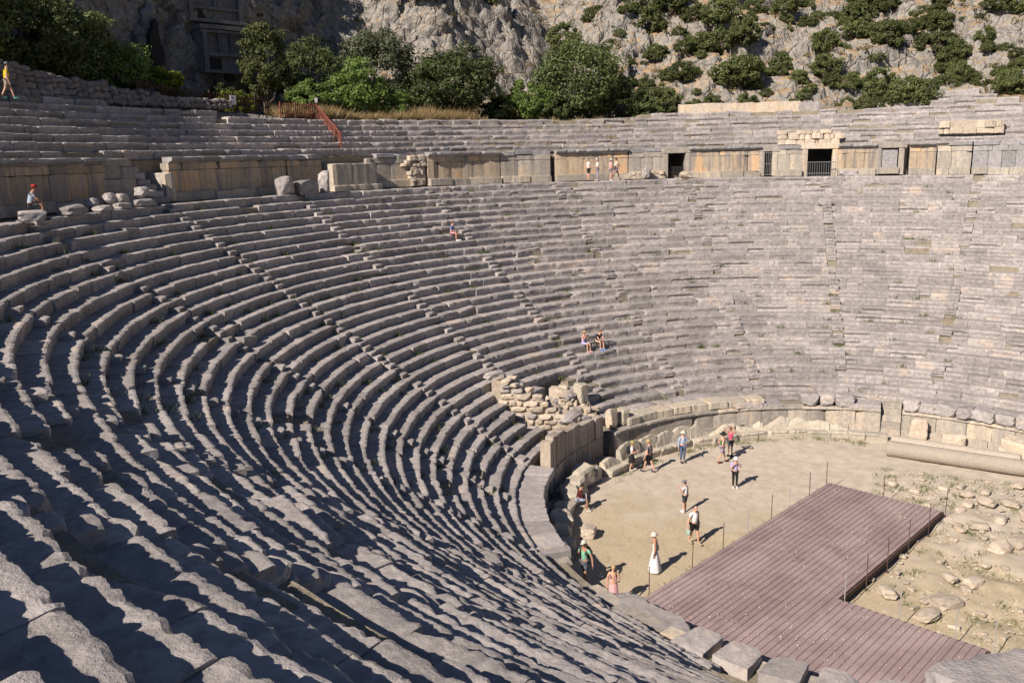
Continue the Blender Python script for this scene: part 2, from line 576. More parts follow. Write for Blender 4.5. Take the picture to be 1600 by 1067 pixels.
# platform of the upper walkway behind the camera side, where the wall has gone
pl_az = np.arange(126, 200.1, 2.0)
pl_r = np.array([37.4, 38.6, 41, 45, 52, 62])
PV = polv(np.repeat(pl_r[None], len(pl_az), 0), np.repeat(pl_az[:, None], len(pl_r), 1), np.full((len(pl_az), len(pl_r)), WALK_Z - .06))
PV[:, :, 2] -= np.clip(pl_r - 46, 0, 99)[None] * .9
PV = PV.reshape(-1, 3); PV[:, 2] += .05 * fbm(PV * .8, 3, 2)
nq = len(pl_r)
PF = grid_faces(len(pl_az), nq).tolist()
ex = []
for e in (0, len(pl_az) - 1):
    base = len(PV) + len(ex)
    for j in range(nq): ex.append(PV[e * nq + j] * np.array([1, 1, 0]) + np.array([0, 0, -.6]))
    for j in range(nq - 1): PF.append([e * nq + j, e * nq + j + 1, base + j + 1, base + j])
PV2 = np.concatenate([PV, np.array(ex)])
base = len(PV2)
low = PV.reshape(len(pl_az), nq, 3)[:, 0] * np.array([1, 1, 0]) + np.array([0, 0, -.6])
for i in range(len(pl_az) - 1): PF.append([i * nq, (i + 1) * nq, base + i + 1, base + i])
obj("walkway_platform", np.concatenate([PV2, low]), PF, M_BANK, kind="structure", loc=(0, 0, 0))

# upper bank under the upper seats: open in front behind the wall blocks, so the doorways look into the dark
DOORS = ((7.6, 12.4), (14.6, 17.5), (25.3, 29.5), (.2, 4.0))
azu = np.arange(-26, 122.01, .5)
UV_ = np.zeros((len(azu), 4 + 2 * 9 + 1, 3))
for i, az in enumerate(azu):
    nr = upper_rows(az)
    zlow = 16.55 if any(d0 < az < d1 for d0, d1 in DOORS) else 13.6
    rad, zz = [RW + 1.02, RW + 1.0, RW + .9, RW + 1.15], [zlow, 16.50, 16.55, 16.55]
    for j in range(1, 10):
        zj = 16.65 + DH * min(j, nr) - .10
        rad += [RW + .4 + DR * j + .16, RW + .4 + DR * j + DR + .13]; zz += [zj, zj]
    rad.append(rad[-1] + 1.0); zz.append(zz[-1] + .02)
    UV_[i] = polv(np.array(rad), np.full(len(rad), az), np.array(zz))
UV_[:, :, 2] += .03 * fbm(UV_.reshape(-1, 3) * 2.0, 3, 15).reshape(UV_.shape[:2])
UB = UV_.reshape(-1, 3)
nub = UV_.shape[1]
UF = grid_faces(len(azu), nub).tolist()
ex = []
for e in (0, len(azu) - 1):
    base = len(UB) + len(ex)
    for j in range(nub): ex.append(UV_[e, j] * np.array([1, 1, 0]) + np.array([0, 0, 0.0]))
    for j in range(nub - 1): UF.append([e * nub + j, e * nub + j + 1, base + j + 1, base + j])
obj("upper_earth_bank", np.concatenate([UB, np.array(ex)]), UF, M_BANK, kind="structure", loc=(0, 0, 0))

# hillside and cliff
def hill_base(az):
    """foot radius, foot height, slope angle (deg), terrace width for a direction"""
    xp = [-70, -20, 0, 20, 38, 50, 62, 72, 90, 112, 122, 150]
    foot = np.interp(az, xp, [44.2, 44.2, 44.2, 43.9, 43.3, 43.3, 43.5, 43.6, 44.6, 44.6, 44.6, 44.6])
    zf = np.interp(az, xp, [20.0, 20.0, 19.9, 19.5, 19.2, 19.2, 19.25, 19.4, 20.3, 20.6, 20.6, 20.6])
    slo = np.interp(az, [-70, -20, 0, 20, 38, 47, 55, 58, 62, 112, 122, 150], [33, 35, 36, 37, 42, 56, 64, 74, 78, 78, 70, 55])
    cliff = np.interp(az, [-20, 20, 30, 38, 43, 48, 54, 57, 60, 65, 70, 80, 90, 100, 110, 150], [47.2, 47.0, 48, 50, 50.5, 52, 57, 59.5, 57.7, 55.2, 53.2, 50.8, 50, 50.8, 53, 54])
    ter = np.maximum(3.0, cliff - foot - 1.5)
    return foot, zf, slo, ter

HT = np.concatenate([np.arange(0, 3, .5), np.arange(3, 48, .24), np.arange(48, 110, 2.0)])
HAZ = np.concatenate([np.arange(-70, -16, 1.5), np.arange(-16, 110, .22), np.arange(110, 116, 1.0)])
def hill_surface(az, t):
    foot, zf, slo, ter = hill_base(az)
    a0, a1 = 4.0, slo
    w = np.clip((t - ter) / 4.0, 0, 1); w = w * w * (3 - 2 * w)
    # integrate the slope along t numerically
    ang = a0 + (a1 - a0) * w
    # the cliff on the left ends in a brow and leans back above it
    top = np.clip((t - ter - 14.0) / 4.0, 0, 1); top = top * top * (3 - 2 * top) * np.clip((az - 56) / 3.0, 0, 1)
    return w, ang * (1 - top) + 20.0 * top
HV = np.zeros((len(HAZ), len(HT), 3)); HN = np.zeros_like(HV); HW = np.zeros((len(HAZ), len(HT)))
for i, az in enumerate(HAZ):
    foot, zf, slo, ter = hill_base(az)
    w, ang = hill_surface(az, HT)
    ang = np.radians(ang)
    dt = np.diff(HT, prepend=0)
    r = foot + np.cumsum(np.cos(ang) * dt); z = zf + np.cumsum(np.sin(ang) * dt)
    HV[i] = polv(r, np.full(len(HT), az), z)
    HN[i] = polv(-np.sin(ang), np.full(len(HT), az), np.cos(ang)); HW[i] = w
HP = HV.reshape(-1, 3)
rel = (1.1 * fbm(HP * .085, 3, 51) + 1.25 * facet(HP * np.array([.16, .16, .22]), 61, .7) + .8 * facet(HP * np.array([.38, .38, .5]), 71, .7)
       + .36 * facet(HP * np.array([.85, .85, 1.0]), 81, .7) + .13 * facet(HP * 1.9, 85, .7))
# a shaded gully behind the big tree and a bulging bluff to its left
azp = np.degrees(np.arctan2(HP[:, 1], HP[:, 0]))
rel += -3.6 * np.exp(-((azp - 33.5) / 3.0) ** 2) + 2.0 * np.exp(-((azp - 49) / 6.0) ** 2)
HP = HP + HN.reshape(-1, 3) * (rel * HW.reshape(-1))[:, None]
HP[:, 2] += .06 * fbm(HP * .9, 3, 33)
_hp = HP.reshape(len(HAZ), len(HT), 3); _skirt = _hp[:, :1].copy(); _skirt[:, :, 2] -= 3.0

def hill_mat():
    m, nt, b, out = new_mat("limestone_hillside")
    N = NT(nt); P = N.pos()
    geo = N.n("ShaderNodeNewGeometry")
    sx = N.n("ShaderNodeSeparateXYZ"); N.link(geo.outputs["True Normal"], sx.inputs[0])
    n0 = N.noise(P, .12, 4); n1 = N.noise(P, .55, 6, .6); n2 = N.noise(P, 2.4, 6, .65); n3 = N.noise(P, 9.0, 5, .65)
    rock = N.mix(N.ramp(n2, .32, .68), (.27, .25, .235), (.49, .45, .41))
    rock = N.mix(N.math('MULTIPLY', N.ramp(n1, .54, .70), .6), rock, (.47, .39, .31))
    st = N.noise(N.scale(P, (1.3, 1.3, .16)), 1.0, 5, .6)
    rock = N.mix(N.ramp(st, .52, .66, 0, .5), rock, (.17, .165, .165))
    rock = N.mix(N.ramp(n3, .60, .72, 0, .5), rock, (.15, .145, .14))
    soil = N.mix(N.ramp(n2, .35, .65), (.40, .27, .17), (.50, .37, .25))
    soil = N.mix(N.ramp(n3, .5, .66, 0, .6), soil, (.47, .36, .20))
    f = N.math('ADD', sx.outputs[2], N.math('MULTIPLY', N.math('SUBTRACT', n1, .5), 1.1))
    c = N.mix(N.ramp(f, .60, .76), rock, soil)
    N.link(N.dim(c, .80), b.inputs["Base Color"]); b.inputs["Roughness"].default_value = .95
    h = N.math('ADD', n2, N.math('MULTIPLY', n3, .5))
    vr = N.n("ShaderNodeTexVoronoi", feature='DISTANCE_TO_EDGE'); vr.inputs["Scale"].default_value = .75
    wob = N.n("ShaderNodeVectorMath", operation='ADD'); N.link(P, wob.inputs[0])
    nz = N.n("ShaderNodeTexNoise"); nz.inputs["Scale"].default_value = .8; nz.inputs["Detail"].default_value = 5; N.link(P, nz.inputs["Vector"])
    N.link(nz.outputs["Color"], wob.inputs[1]); N.link(N.scale(wob.outputs[0], (1.0, 1.0, .6)), vr.inputs["Vector"])
    cr = N.ramp(vr.outputs["Distance"], 0.0, .10)
    h = N.math('ADD', h, N.math('MULTIPLY', cr, .55))
    N.link(N.bump(h, 1.0, .30), b.inputs["Normal"])
    return m
M_HILL = hill_mat()
obj("hillside", np.concatenate([_skirt, _hp], 1).reshape(-1, 3), grid_faces(len(HAZ), len(HT) + 1), M_HILL, kind="structure", loc=(0, 0, 0))

def hill_point(az, t):
    i = int(np.argmin(np.abs(HAZ - az))); j = int(np.argmin(np.abs(HT - t)))
    return HP[i * len(HT) + j]
# ------------------------------------------------------------------ lower seating: wedges between radial stairs
WEDGES = [(-44.0, -25.2, "sunlit wedge of stone seats past the last loose podium block at far right"),
          (-25.2, -7.75, "sunlit wedge of stone seats at the right edge above the loose podium blocks"),
          (-7.75, 9.7, "sunlit wedge of stone seats right of the opening with the chest high railing"),
          (9.7, 27.15, "wedge of sunlit stone seats below the tall narrow barred doorway"),
          (27.15, 44.6, "wedge of grey stone seats below the four people walking along the upper wall"),
          (44.6, 62.05, "wedge of grey stone seats where the couple in lilac and black sit side by side"),
          (62.05, 79.5, "wedge of grey stone seats where one woman in blue sits alone high up"),
          (79.5, 96.95, "wedge of stone seats running from the three big boulders down to the rubble ruin"),
          (96.95, 114.4, "half shaded wedge of stone seats below the low line of broken blocks on the walkway"),
          (114.4, 131.85, "half shaded wedge of curved stone seats behind the flat slab ring of the podium"),
          (131.85, 149.3, "wedge of jagged shadowed seats where the rows turn round the left bend"),
          (149.3, 166.75, "tumbled wedge of worn seats descending towards the man in the green T-shirt"),
          (166.75, 182.0, "nearest wedge of broken rough seats filling the bottom left corner")]
GR_W = "wedges of stone seating in the lower tier"
SW = .32                                              # half width of a stair
def has_stair(az, k):
    # on the sunlit far side most of the stairs have crumbled into the rows
    return az > 70 or math.sin(az * 12.9 + k * 78.2) * 43758.5 % 1.0 > (.52 if az < 30 else .35)
for (w0, w1, lab) in WEDGES:
    root = thing("seating_wedge", lab, "stone seating", tuple(pol(R0, (w0 + w1) / 2, 0)), GR_W)
    for k in range(0, NROW + 1):
        r, z = R0 + k * DR, Z0 + k * DH
        hw = math.degrees(SW / r)
        off = 0 if w1 > 70 else math.degrees(.25 / r) * math.sin(k * 5.1 + w1)
        off0 = 0 if w0 > 70 else math.degrees(.25 / r) * math.sin(k * 5.1 + w0)
        a0 = w0 + (hw if (w0 > AZ0 and has_stair(w0, k)) else off0 if w0 > AZ0 else 0); a1 = w1 - (hw if (w1 < AZ1 and has_stair(w1, k)) else -off if w1 < AZ1 else 0)
        if k < 4 and w0 > 160: continue
        L = math.radians(a1 - a0) * r
        s = 0.0
        while s < L - .25:
            ln = (RNG.uniform(.9, 2.1) if RNG.random() > .12 else RNG.uniform(.5, .9)) * (1.7 if w0 > 160 else 1.3 if w0 > 130 else 1.0)
            if L - s - ln < .5: ln = L - s
            azc = a0 + math.degrees((s + ln / 2) / r); s += ln
            if in_pocket(azc, k): continue
            near = azc > 150 and k > 9
            left = azc > 84
            if azc > 176 and k < 9: continue
            u = RNG.random()
            if left and u < (.034 if azc > 140 else .02) and k < NROW: continue                       # a stone has gone
            kw = dict(jr=.016, jz=.009, jt=.006, chip=.058, rough=.010, under=RNG.uniform(0, .04))
            if not left:
                kw.update(jr=.020, jz=.012, chip=.10, rough=.014, under=(RNG.uniform(.04, .10) if RNG.random() < .14 else RNG.uniform(-.03, .015)))
            if azc > 118: kw.update(jr=.024, jz=.012, jt=.008, chip=.062, rough=.010)
            if azc > 146: kw.update(jr=.042, jz=.02, jt=.013, chip=.075, rough=.010)
            if u > (.93 if azc > 140 else .972): kw.update(jr=.12, jz=.05, jt=.05, yaw=RNG.normal(0, .10))
            dist = math.hypot(*(pol(r, azc)[:2] - np.array([-39.28, 0])))
            if dist < 16:
                o = arc_stone("seat_stone", root, M_NEAR, azc, ln, k, r, z, seg=.045, fine=.07, smooth=2, endround=.012, **kw)
            elif dist < 34:
                o = arc_stone("seat_stone", root, M_SEAT, azc, ln, k, r, z, seg=.08, endround=.014, **kw)
            else:
                o = arc_stone("seat_stone", root, M_SEAT, azc, ln, k, r, z, seg=.20 if left else .30, **kw)
    # the radial stair on the wedge's far edge: two steps to a row
    if w1 < AZ1:
        for k in range(0, NROW):
            r, z = R0 + k * DR, Z0 + k * DH
            if in_pocket(w1 + .01, k) or in_pocket(w1 - .3, k): continue
            if k < 5 and w1 > 160: continue
            if not has_stair(w1, k): continue
            for h in (0, 1):
                if RNG.random() < (.12 if w1 > 60 else .10): continue
                arc_stone("stair_step", root, M_SEAT, w1, 2 * SW - .02, k, r + h * DR / 2, z + h * DH / 2, hscale=.56, seg=.16, chip=.07,
                          jr=.045, jz=.02, jt=.02, gap=.0)

# ------------------------------------------------------------------ upper seating
UWEDGES = [(-26, 9.7, "upper tier of grey seats above the slab blocked niche at the far right"),
           (9.7, 27.15, "upper tier of grey seats above the tall narrow barred doorway"),
           (27.15, 62.05, "upper tier of grey seats with dry tufts in front of the big green trees"),
           (62.05, 96.95, "upper tier of dark seats below the picket fence and the dry stone bank"),
           (96.95, 125.0, "upper tier of dark seats below the man in the yellow shirt")]
for (w0, w1, lab) in UWEDGES:
    root = thing("upper_seating", lab, "stone seating", tuple(pol(38, (w0 + w1) / 2, 16)), "sections of stone seating in the upper tier")
    for j in range(1, 11):
        r, z = RW + .4 + DR * j, 16.65 + DH * j
        L = math.radians(w1 - w0) * r
        s = 0.0
        while s < L - .25:
            ln = RNG.uniform(.9, 2.2)
            if L - s - ln < .6: ln = L - s
            azc = w0 + math.degrees((s + ln / 2) / r); s += ln
            nr = upper_rows(azc)
            if j > nr + (2 if azc < -1.2 else 0): continue
            if j == nr and RNG.random() < (.25 if azc > 30 else .4): continue
            if j > nr and RNG.random() < .22 * (j - nr): continue
            if 86 < azc < 91 and j == 8 and RNG.random() < .7: continue
            if 8.0 < azc < 11.6 and j == 1: continue
            if j == 1 and (96 < azc < 101): continue
            kw = dict(jr=.035, jz=.016, jt=.010, chip=.10, rough=.016, under=(RNG.uniform(.05, .11) if RNG.random() < .3 else 0))
            if j >= nr: kw.update(jr=.10, jt=.03, jz=.03, yaw=RNG.normal(0, .04))
            arc_stone("seat_stone", root, M_SEAT, azc, ln, 0, r, z, seg=.16 if azc > 60 else .28, use_warp=False, **kw)

# ------------------------------------------------------------------ wall behind the upper walkway
def box_prof(depth, h, ease=.02):
    return [(.012, -h), (0, -h + ease), (0, -ease), (ease, 0), (depth, 0), (depth, -h)], [.2, .6, 1, 1, 0, 0]

def course(root, name, mat, a0, a1, r, ztop, h, depth, length, chip=.03, jr=.008, jz=.003, skip=0.0, seg=.35, rough=.008, **kw):
    L = math.radians(a1 - a0) * r
    s = 0.0
    p, w = box_prof(depth, h)
    while s < L - .2:
        ln = length * RNG.uniform(.75, 1.3)
        if L - s - ln < length * .45: ln = L - s
        azc = a0 + math.degrees((s + ln / 2) / r); s += ln
        if RNG.random() < skip: continue
        arc_stone(name, root, mat, azc, ln, 0, r, ztop, prof=p, wn=w, seg=seg, chip=chip, jr=jr, jz=jz, jt=.003, rough=rough, use_warp=False, gap=.03, **kw)

CORN = ([(.34, -.34), (.22, -.25), (.05, -.19), (0, -.13), (0, -.03), (.03, 0), (.75, 0), (.75, -.34)], [0, .2, .8, 1, 1, .8, 0, 0])
def cornice(root, a0, a1, z=16.70, r=RW - .33, skip=.0):
    L = math.radians(a1 - a0) * r; s = 0.0
    while s < L - .2:
        ln = RNG.uniform(1.3, 2.3)
        if L - s - ln < .8: ln = L - s
        azc = a0 + math.degrees((s + ln / 2) / r); s += ln
        if RNG.random() < skip: continue
        arc_stone("cornice_block", root, M_CORNICE, azc, ln, 0, r, z, prof=CORN[0], wn=CORN[1], seg=.22, chip=.13, jr=.02, jz=.01, jt=.006, rough=.014, use_warp=False)

def wall_part(a0, a1, label, corn=True, zb=14.30, setback=0.0, top=16.36, mat=None, plinth=True, gapcorn=.0):
    root = thing("diazoma_wall", label, "stone wall", tuple(pol(RW, (a0 + a1) / 2, 14.26)), "stretches of the wall behind the upper walkway")
    m = mat or M_WALL
    rf = RW + setback
    if plinth:
        course(root, "plinth_block", M_PODIUM, a0, a1, rf - .32, 14.74, .52, .9, 1.5, chip=.09, jr=.05, jz=.03)
    course(root, "orthostat", m, a0, a1, rf, 15.96, 1.28, .55, 1.15, chip=.025, jr=.012)
    course(root, "wall_block", m, a0, a1, rf - .01, top, .385, .60, 1.35, chip=.03, jr=.012)
    if corn: cornice(root, a0, a1, skip=gapcorn)
    else: course(root, "coping_block", M_CORNICE, a0, a1, rf - .05, 16.66, .29, 1.2, 1.4, chip=.10, jr=.03, jz=.03, skip=.15)
    return root

wall_part(99.2, 116.0, "dark ochre stained wall with cornice behind the seated man in a red cap")
wall_part(77.6, 91.8, "ochre stained wall with broken cornice between small stair and three boulders", gapcorn=.12)
wall_part(73.2, 77.5, "grey weathered wall blocks without cornice behind the leaning boulder", corn=False)
wall_part(61.6, 66.9, "pale recessed wall crossed by a diagonal shadow beside the low block", corn=False, setback=.55, mat=M_PODIUM)
wall_part(50.2, 59.6, "pale ochre wall under a heavy straight cornice left of the plain stretch", gapcorn=.0)
wall_part(43.6, 50.1, "plain pale wall without cornice between two corniced stretches", corn=False, mat=M_PODIUM)
wall_part(33.6, 42.9, "warm ochre wall under a dark cornice behind the four walkers")
wall_part(28.95, 33.5, "broken plain wall blocks left of the dark open doorway", corn=False, mat=M_PODIUM)
wall_part(17.05, 25.9, "warm ochre wall under cornice between open doorway and narrow barred doorway")
wall_part(12.1, 15.2, "grey cracked wall between the narrow barred doorway and the railed opening", corn=False, mat=M_PODIUM)
wall_part(3.6, 8.0, "ochre wall under cornice right of the railed opening")
wall_part(-2.9, .0, "ochre and grey wall under cornice right of the blocked niche")
wall_part(-6.6, -3.0, "grey leaning wall blocks below the cream rubble patch", corn=False, mat=M_PODIUM)
wall_part(-26.0, -6.7, "plain grey wall blocks at the far right end of the walkway", corn=False, mat=M_CORNICE)

# stair through the wall on the left, and the blank wall behind it
t = thing("wall_stair", "small dark stair climbing through the wall left of the broken cornice", "stair", tuple(pol(RW, 94.5, 14.26)))
for i in range(7):
    p, w = box_prof(1.6, .34)
    arc_stone("stair_step", t, M_STEP, 93.9 + i * .12, 1.25 - i * .08, 0, RW - .55 + i * .26, 14.58 + i * .32, prof=p, wn=w, seg=.2, chip=.08, use_warp=False)
course(t, "side_block", M_PODIUM, 95.4, 99.1, RW + .15, 16.66, .40, .6, 1.2)
course(t, "side_block", M_PODIUM, 95.4, 99.1, RW + .12, 16.25, .62, .6, 1.3)
course(t, "side_block", M_PODIUM, 95.4, 99.1, RW + .10, 15.62, .62, .6, 1.3)
course(t, "side_block", M_PODIUM, 95.4, 99.1, RW + .06, 14.99, .75, .6, 1.4)
p, w = box_prof(1.5, 1.55)
arc_stone("cheek_block", t, M_PODIUM, 92.35, .55, 0, RW - .45, 15.85, prof=p, wn=w, seg=.2, chip=.06, use_warp=False)

# low block and rubble stub near the boulders
t = thing("projecting_wall_block", "low pale squared wall block projecting beside the three boulders", "wall block", tuple(pol(RW, 69.5, 14.26)))
for i, (a0, a1) in enumerate(((70.0, 72.6), (68.0, 70.0), (66.9, 68.0))):
    p, w = box_prof(1.5, 1.75)
    arc_stone("block", t, M_PODIUM, (a0 + a1) / 2, math.radians(a1 - a0) * RW, 0, RW - .75, 16.06, prof=p, wn=w, seg=.25, chip=.06, jr=.02, use_warp=False)
course(t, "footing_block", M_PODIUM, 66.5, 73.0, RW - 1.0, 14.62, .38, .6, 1.1, chip=.09, jr=.06)

# ------------------------------------------------------------------ doorways in the wall
M_IRON = plain_mat("grey_painted_iron", (.16, .165, .17), .5, .15)
M_DARKIRON = plain_mat("dark_iron", (.035, .03, .03), .6, .2)
def passage(name, label, a0, a1, z0, z1, mat):
    root = thing(name, label, "doorway", tuple(pol(RW, (a0 + a1) / 2, z0)))
    p, w = box_prof(.8, z1 - z0)
    for a in (a0, a1):
        arc_stone("jamb", root, mat, a, .42, 0, RW - .06, z1, prof=p, wn=w, seg=.2, chip=.05, use_warp=False)
    p, w = box_prof(.9, .42)
    arc_stone("lintel", root, mat, (a0 + a1) / 2, math.radians(a1 - a0) * RW + .75, 0, RW - .08, z1 + .43, prof=p, wn=w, seg=.2, chip=.06, use_warp=False)
    mb = MB()                      # the vaulted tunnel behind
    for a in (a0, a1):
        for r_ in np.arange(RW + .8, RW + 6, 1.3): mb.box(pol(r_ + .6, a + (.9 if a == a1 else -.9) * .4, (z0 + z1) / 2), (1.28, .3, z1 - z0), math.radians(a))
    mb.box(pol(RW + 7, (a0 + a1) / 2, (z0 + z1) / 2), (.3, 3, z1 - z0 + 1), math.radians((a0 + a1) / 2))
    mb.build("tunnel_wall", M_PODIUM, root)
    return root

def railing(label, a0, a1, r, z0, z1, nbar, mat, cat="railing", rails=(0.03, .97)):
    root = thing("railing", label, cat, tuple(pol(r, (a0 + a1) / 2, z0)))
    A, B = pol(r, a0), pol(r, a1)
    for i in range(nbar):
        q = A + (B - A) * i / (nbar - 1)
        MB().tube([q + [0, 0, z0], q + [0, 0, z1]], .020, 6).build("bar", mat, root)
    for f in rails:
        zz = z0 + (z1 - z0) * f
        MB().tube([A + [0, 0, zz], B + [0, 0, zz]], .028, 6).build("rail", mat, root)
    return root

passage("doorway", "dark open doorway with a low railing inside and fallen stone before it", 26.0, 28.8, 14.28, 16.25, M_PODIUM)
railing("dark low railing inside the open doorway nearest the four walkers", 26.3, 28.5, RW + .35, 14.30, 15.15, 14, M_DARKIRON)
passage("doorway", "tall narrow doorway closed by upright iron bars", 15.35, 16.9, 14.28, 16.2, M_PODIUM)
railing("tall iron bars closing the narrow doorway", 15.5, 16.75, RW + .05, 14.32, 16.15, 7, M_IRON, "bars", (.02, .5, .98))
passage("doorway", "wide broken opening with dark interior above the chest high iron railing", 8.3, 11.8, 13.9, 16.35, M_CREAM)
railing("chest high iron railing across the wide dark opening", 8.25, 11.5, RW - .75, 14.05, 15.35, 13, M_IRON, "railing", (.02, .30, .98))
t = passage("niche", "niche blocked by one upright grey slab", .85, 3.35, 14.28, 16.3, M_PODIUM)
p, w = box_prof(.3, 1.9)
arc_stone("closing_slab", t, M_CORNICE, 2.35, 1.42, 0, RW + .12, 16.22, prof=p, wn=w, seg=.3, chip=.02, use_warp=False)
p, w = box_prof(.8, .5)
arc_stone("sill_block", t, M_PODIUM, 2.2, 1.5, 0, RW - .35, 14.85, prof=p, wn=w, seg=.3, chip=.04, use_warp=False)

# ------------------------------------------------------------------ boulders
def ico(level=2):
    import bmesh
    bm = bmesh.new(); bmesh.ops.create_icosphere(bm, subdivisions=level, radius=1.0)
    V = np.array([v.co[:] for v in bm.verts]); F = [[v.index for v in f.verts] for f in bm.faces]
    bm.free(); return V, F
ICO2, ICO3 = ico(2), ico(3)
def boulder_shape(size, seed, level=2, nplane=9, noise=.05, boxy=.5):
    rng = np.random.default_rng(seed)
    V, F = (ICO2 if level == 2 else ICO3)
    n = rng.normal(size=(nplane, 3)); n /= np.linalg.norm(n, axis=1)[:, None]
    d = rng.uniform(.72, 1.0, nplane)
    ax = np.concatenate([np.eye(3), -np.eye(3)]) + rng.normal(0, .08, (6, 3))
    n = np.concatenate([n, ax]); d = np.concatenate([d, np.full(6, 1 - .35 * boxy) * rng.uniform(.9, 1.05, 6)])
    t = V @ n.T
    rad = np.min(np.where(t > .05, d[None] / np.maximum(t, .05), 9), 1)
    P = V * np.minimum(rad, 1.25)[:, None]
    P = P * (1 + noise * fbm(V * 2.2 + seed, 3, seed % 97)[:, None])
    return P * np.array(size) / 2 / .8, F
def boulder(name, label, cat, pos, size, seed, mat, rot=0.0, level=2, tilt=(0, 0), parent=None, sink=.08, boxy=.5, group=None, noise=.05):
    V, F = boulder_shape(size, seed, level, boxy=boxy, noise=noise)
    R = (Matrix.Rotation(rot, 3, 'Z') @ Matrix.Rotation(tilt[0], 3, 'X') @ Matrix.Rotation(tilt[1], 3, 'Y'))
    V = V @ np.array(R).T
    V = V + np.array(pos) - np.array([0, 0, V[:, 2].min() + sink * size[2]])
    kw = dict(label=label, cat=cat, group=group) if parent is None else {}
    return obj(name, V, F, mat, parent, **kw)

boulder("boulder", "rounded grey boulder, leftmost of the three standing on the walkway", "boulder", pol(35.5, 81.0, 14.26), (1.0, .95, 1.12), 3, M_SEAT, .3, 3)
boulder("boulder", "widest grey boulder in the middle of the three on the walkway", "boulder", pol(35.5, 78.4, 14.26), (2.0, 1.1, 1.12), 8, M_SEAT, math.radians(170), 3, boxy=.8)
boulder("boulder", "tall squared boulder leaning at the right end of the three on the walkway", "boulder", pol(35.6, 75.6, 14.26), (.95, .8, 1.62), 15, M_SEAT, .5, 3, tilt=(.1, -.28), boxy=1)
# broken blocks on the left part of the walkway
for i, (a, r, s, z, lab) in enumerate((
        (108.8, 35.2, (1.9, .9, .72), 14.26, "large broken block at the left end of the row of blocks on the left walkway"),
        (105.0, 35.3, (1.5, .9, .62), 14.26, "second block from the left in the row of broken blocks on the left walkway"),
        (102.2, 35.4, (1.4, .9, .66), 14.26, "squared block in the middle of the row of broken blocks on the left walkway"),
        (99.4, 35.5, (1.8, 1.0, .74), 14.26, "longest block at the right end of the row of broken blocks on the left walkway"),
        (104.6, 35.9, (.7, .6, .75), 14.5, "small pointed stone set behind the second block on the left walkway"),
        (102.6, 35.9, (.8, .6, .9), 14.5, "upright pale stone behind the middle block on the left walkway"),
        (100.9, 36.0, (.9, .7, .8), 14.6, "tilted flat stone behind the blocks on the left walkway"),
        (98.9, 35.7, (.8, .7, .8), 14.9, "pale pointed stone lying on top of the longest block on the left walkway"),
        (97.9, 35.8, (.7, .6, .55), 14.9, "low round stone on top of the longest block next to the pointed one"))):
    boulder("broken_block", lab, "stone block", pol(r, a, 14.26 + (z - 14.26) * .75), tuple(np.array(s) * (.85, .8, .62)), 40 + i, M_SEAT, math.radians(a + 90), 2, boxy=.9 if i < 4 else .4, group="broken blocks on the left walkway")
boulder("fallen_stone", "pale fallen stone lying in front of the open doorway", "stone", pol(36.6, 26.6, 14.26), (1.5, 1.0, .6), 61, M_CREAM, .4)
boulder("leaning_stone", "grey slab leaning against the wall left of the open doorway", "stone", pol(37.0, 31.6, 14.26), (.9, .7, 1.15), 62, M_SEAT, .7, tilt=(.2, .15), boxy=1)
boulder("fallen_stone", "flat grey block lying right of the iron railed opening", "stone", pol(36.2, 6.8, 14.26), (1.7, .8, .62), 63, M_SEAT, 1.6, boxy=1)
boulder("fallen_block", "tilted loose seat block fallen forward high in the sunlit rows", "stone", pol(R0 + 25.2 * DR, 9.9, Z0 + 24 * DH), (1.6, .9, .75), 64, M_SEAT, 1.75, tilt=(.15, .1), boxy=1)
boulder("cream_block", "single cream squared block standing on the upper rim under the shrubs", "stone block", pol(43.8, 2.4, 19.4), (.8, 1.5, .95), 66, M_CREAM, .1, boxy=1)
# cream rubble packing above the openings
def rubble_patch(label, a0, a1, z0, z1, r, seed, size=.5):
    rng = np.random.default_rng(seed)
    root = thing("rubble_masonry", label, "rubble wall", tuple(pol(r, (a0 + a1) / 2, z0)))
    mb = MB(); mb.box(pol(r + .52, (a0 + a1) / 2, (z0 + z1) / 2), (.6, math.radians(a1 - a0) * r, z1 - z0 - .05), math.radians((a0 + a1) / 2))
    mb.build("core", M_CREAM, root)
    z = z0
    while z < z1 - .12:
        h = size * rng.uniform(.5, .95); a = a0 + rng.uniform(-.3, .3)
        while a < a1:
            wd = size * rng.uniform(.6, 2.0)
            if z > z1 - .6 and rng.random() < .15: a += math.degrees(wd / r); continue
            p_, w_ = box_prof(.5, h, .03)
            arc_stone("rubble_stone", root, M_CREAM, a + math.degrees(wd / 2 / r), wd, 0, r + rng.uniform(-.06, .06), z + h, prof=p_, wn=w_, seg=.2, chip=.07, jr=.02, jt=.03, rough=.025, use_warp=False, gap=.03, endround=.06)
            a += math.degrees(wd / r)
        z += h
    return root
rubble_patch("cream rubble masonry exposed above the wide railed opening", 7.6, 14.6, 16.72, 17.75, RW + .75, 5)
rubble_patch("cream rubble masonry under the overhanging blocks at far right", -9.4, -3.2, 17.3, 18.3, RW + 1.2, 6, .6)
rubble_patch("pale rubble masonry filling the wall gap beside the recessed wall", 59.7, 61.6, 14.3, 16.3, RW + .05, 7, .42)
rubble_patch("cream rubble masonry at the foot of the wall left of the open doorway", 29.0, 33.2, 14.28, 14.9, RW - .42, 9, .38)
t = thing("rim_wall", "long pale smooth cut wall block on the far rim below the shrubs", "wall", tuple(pol(44.0, 18, 19.4)))
p, w = box_prof(1.0, 1.1)
arc_stone("wall_block", t, M_CREAM, 18.4, 10.3, 0, 43.9, 20.42, prof=p, wn=w, seg=.4, chip=.10, rough=.05, use_warp=False, jz=0, jt=0, jr=0)
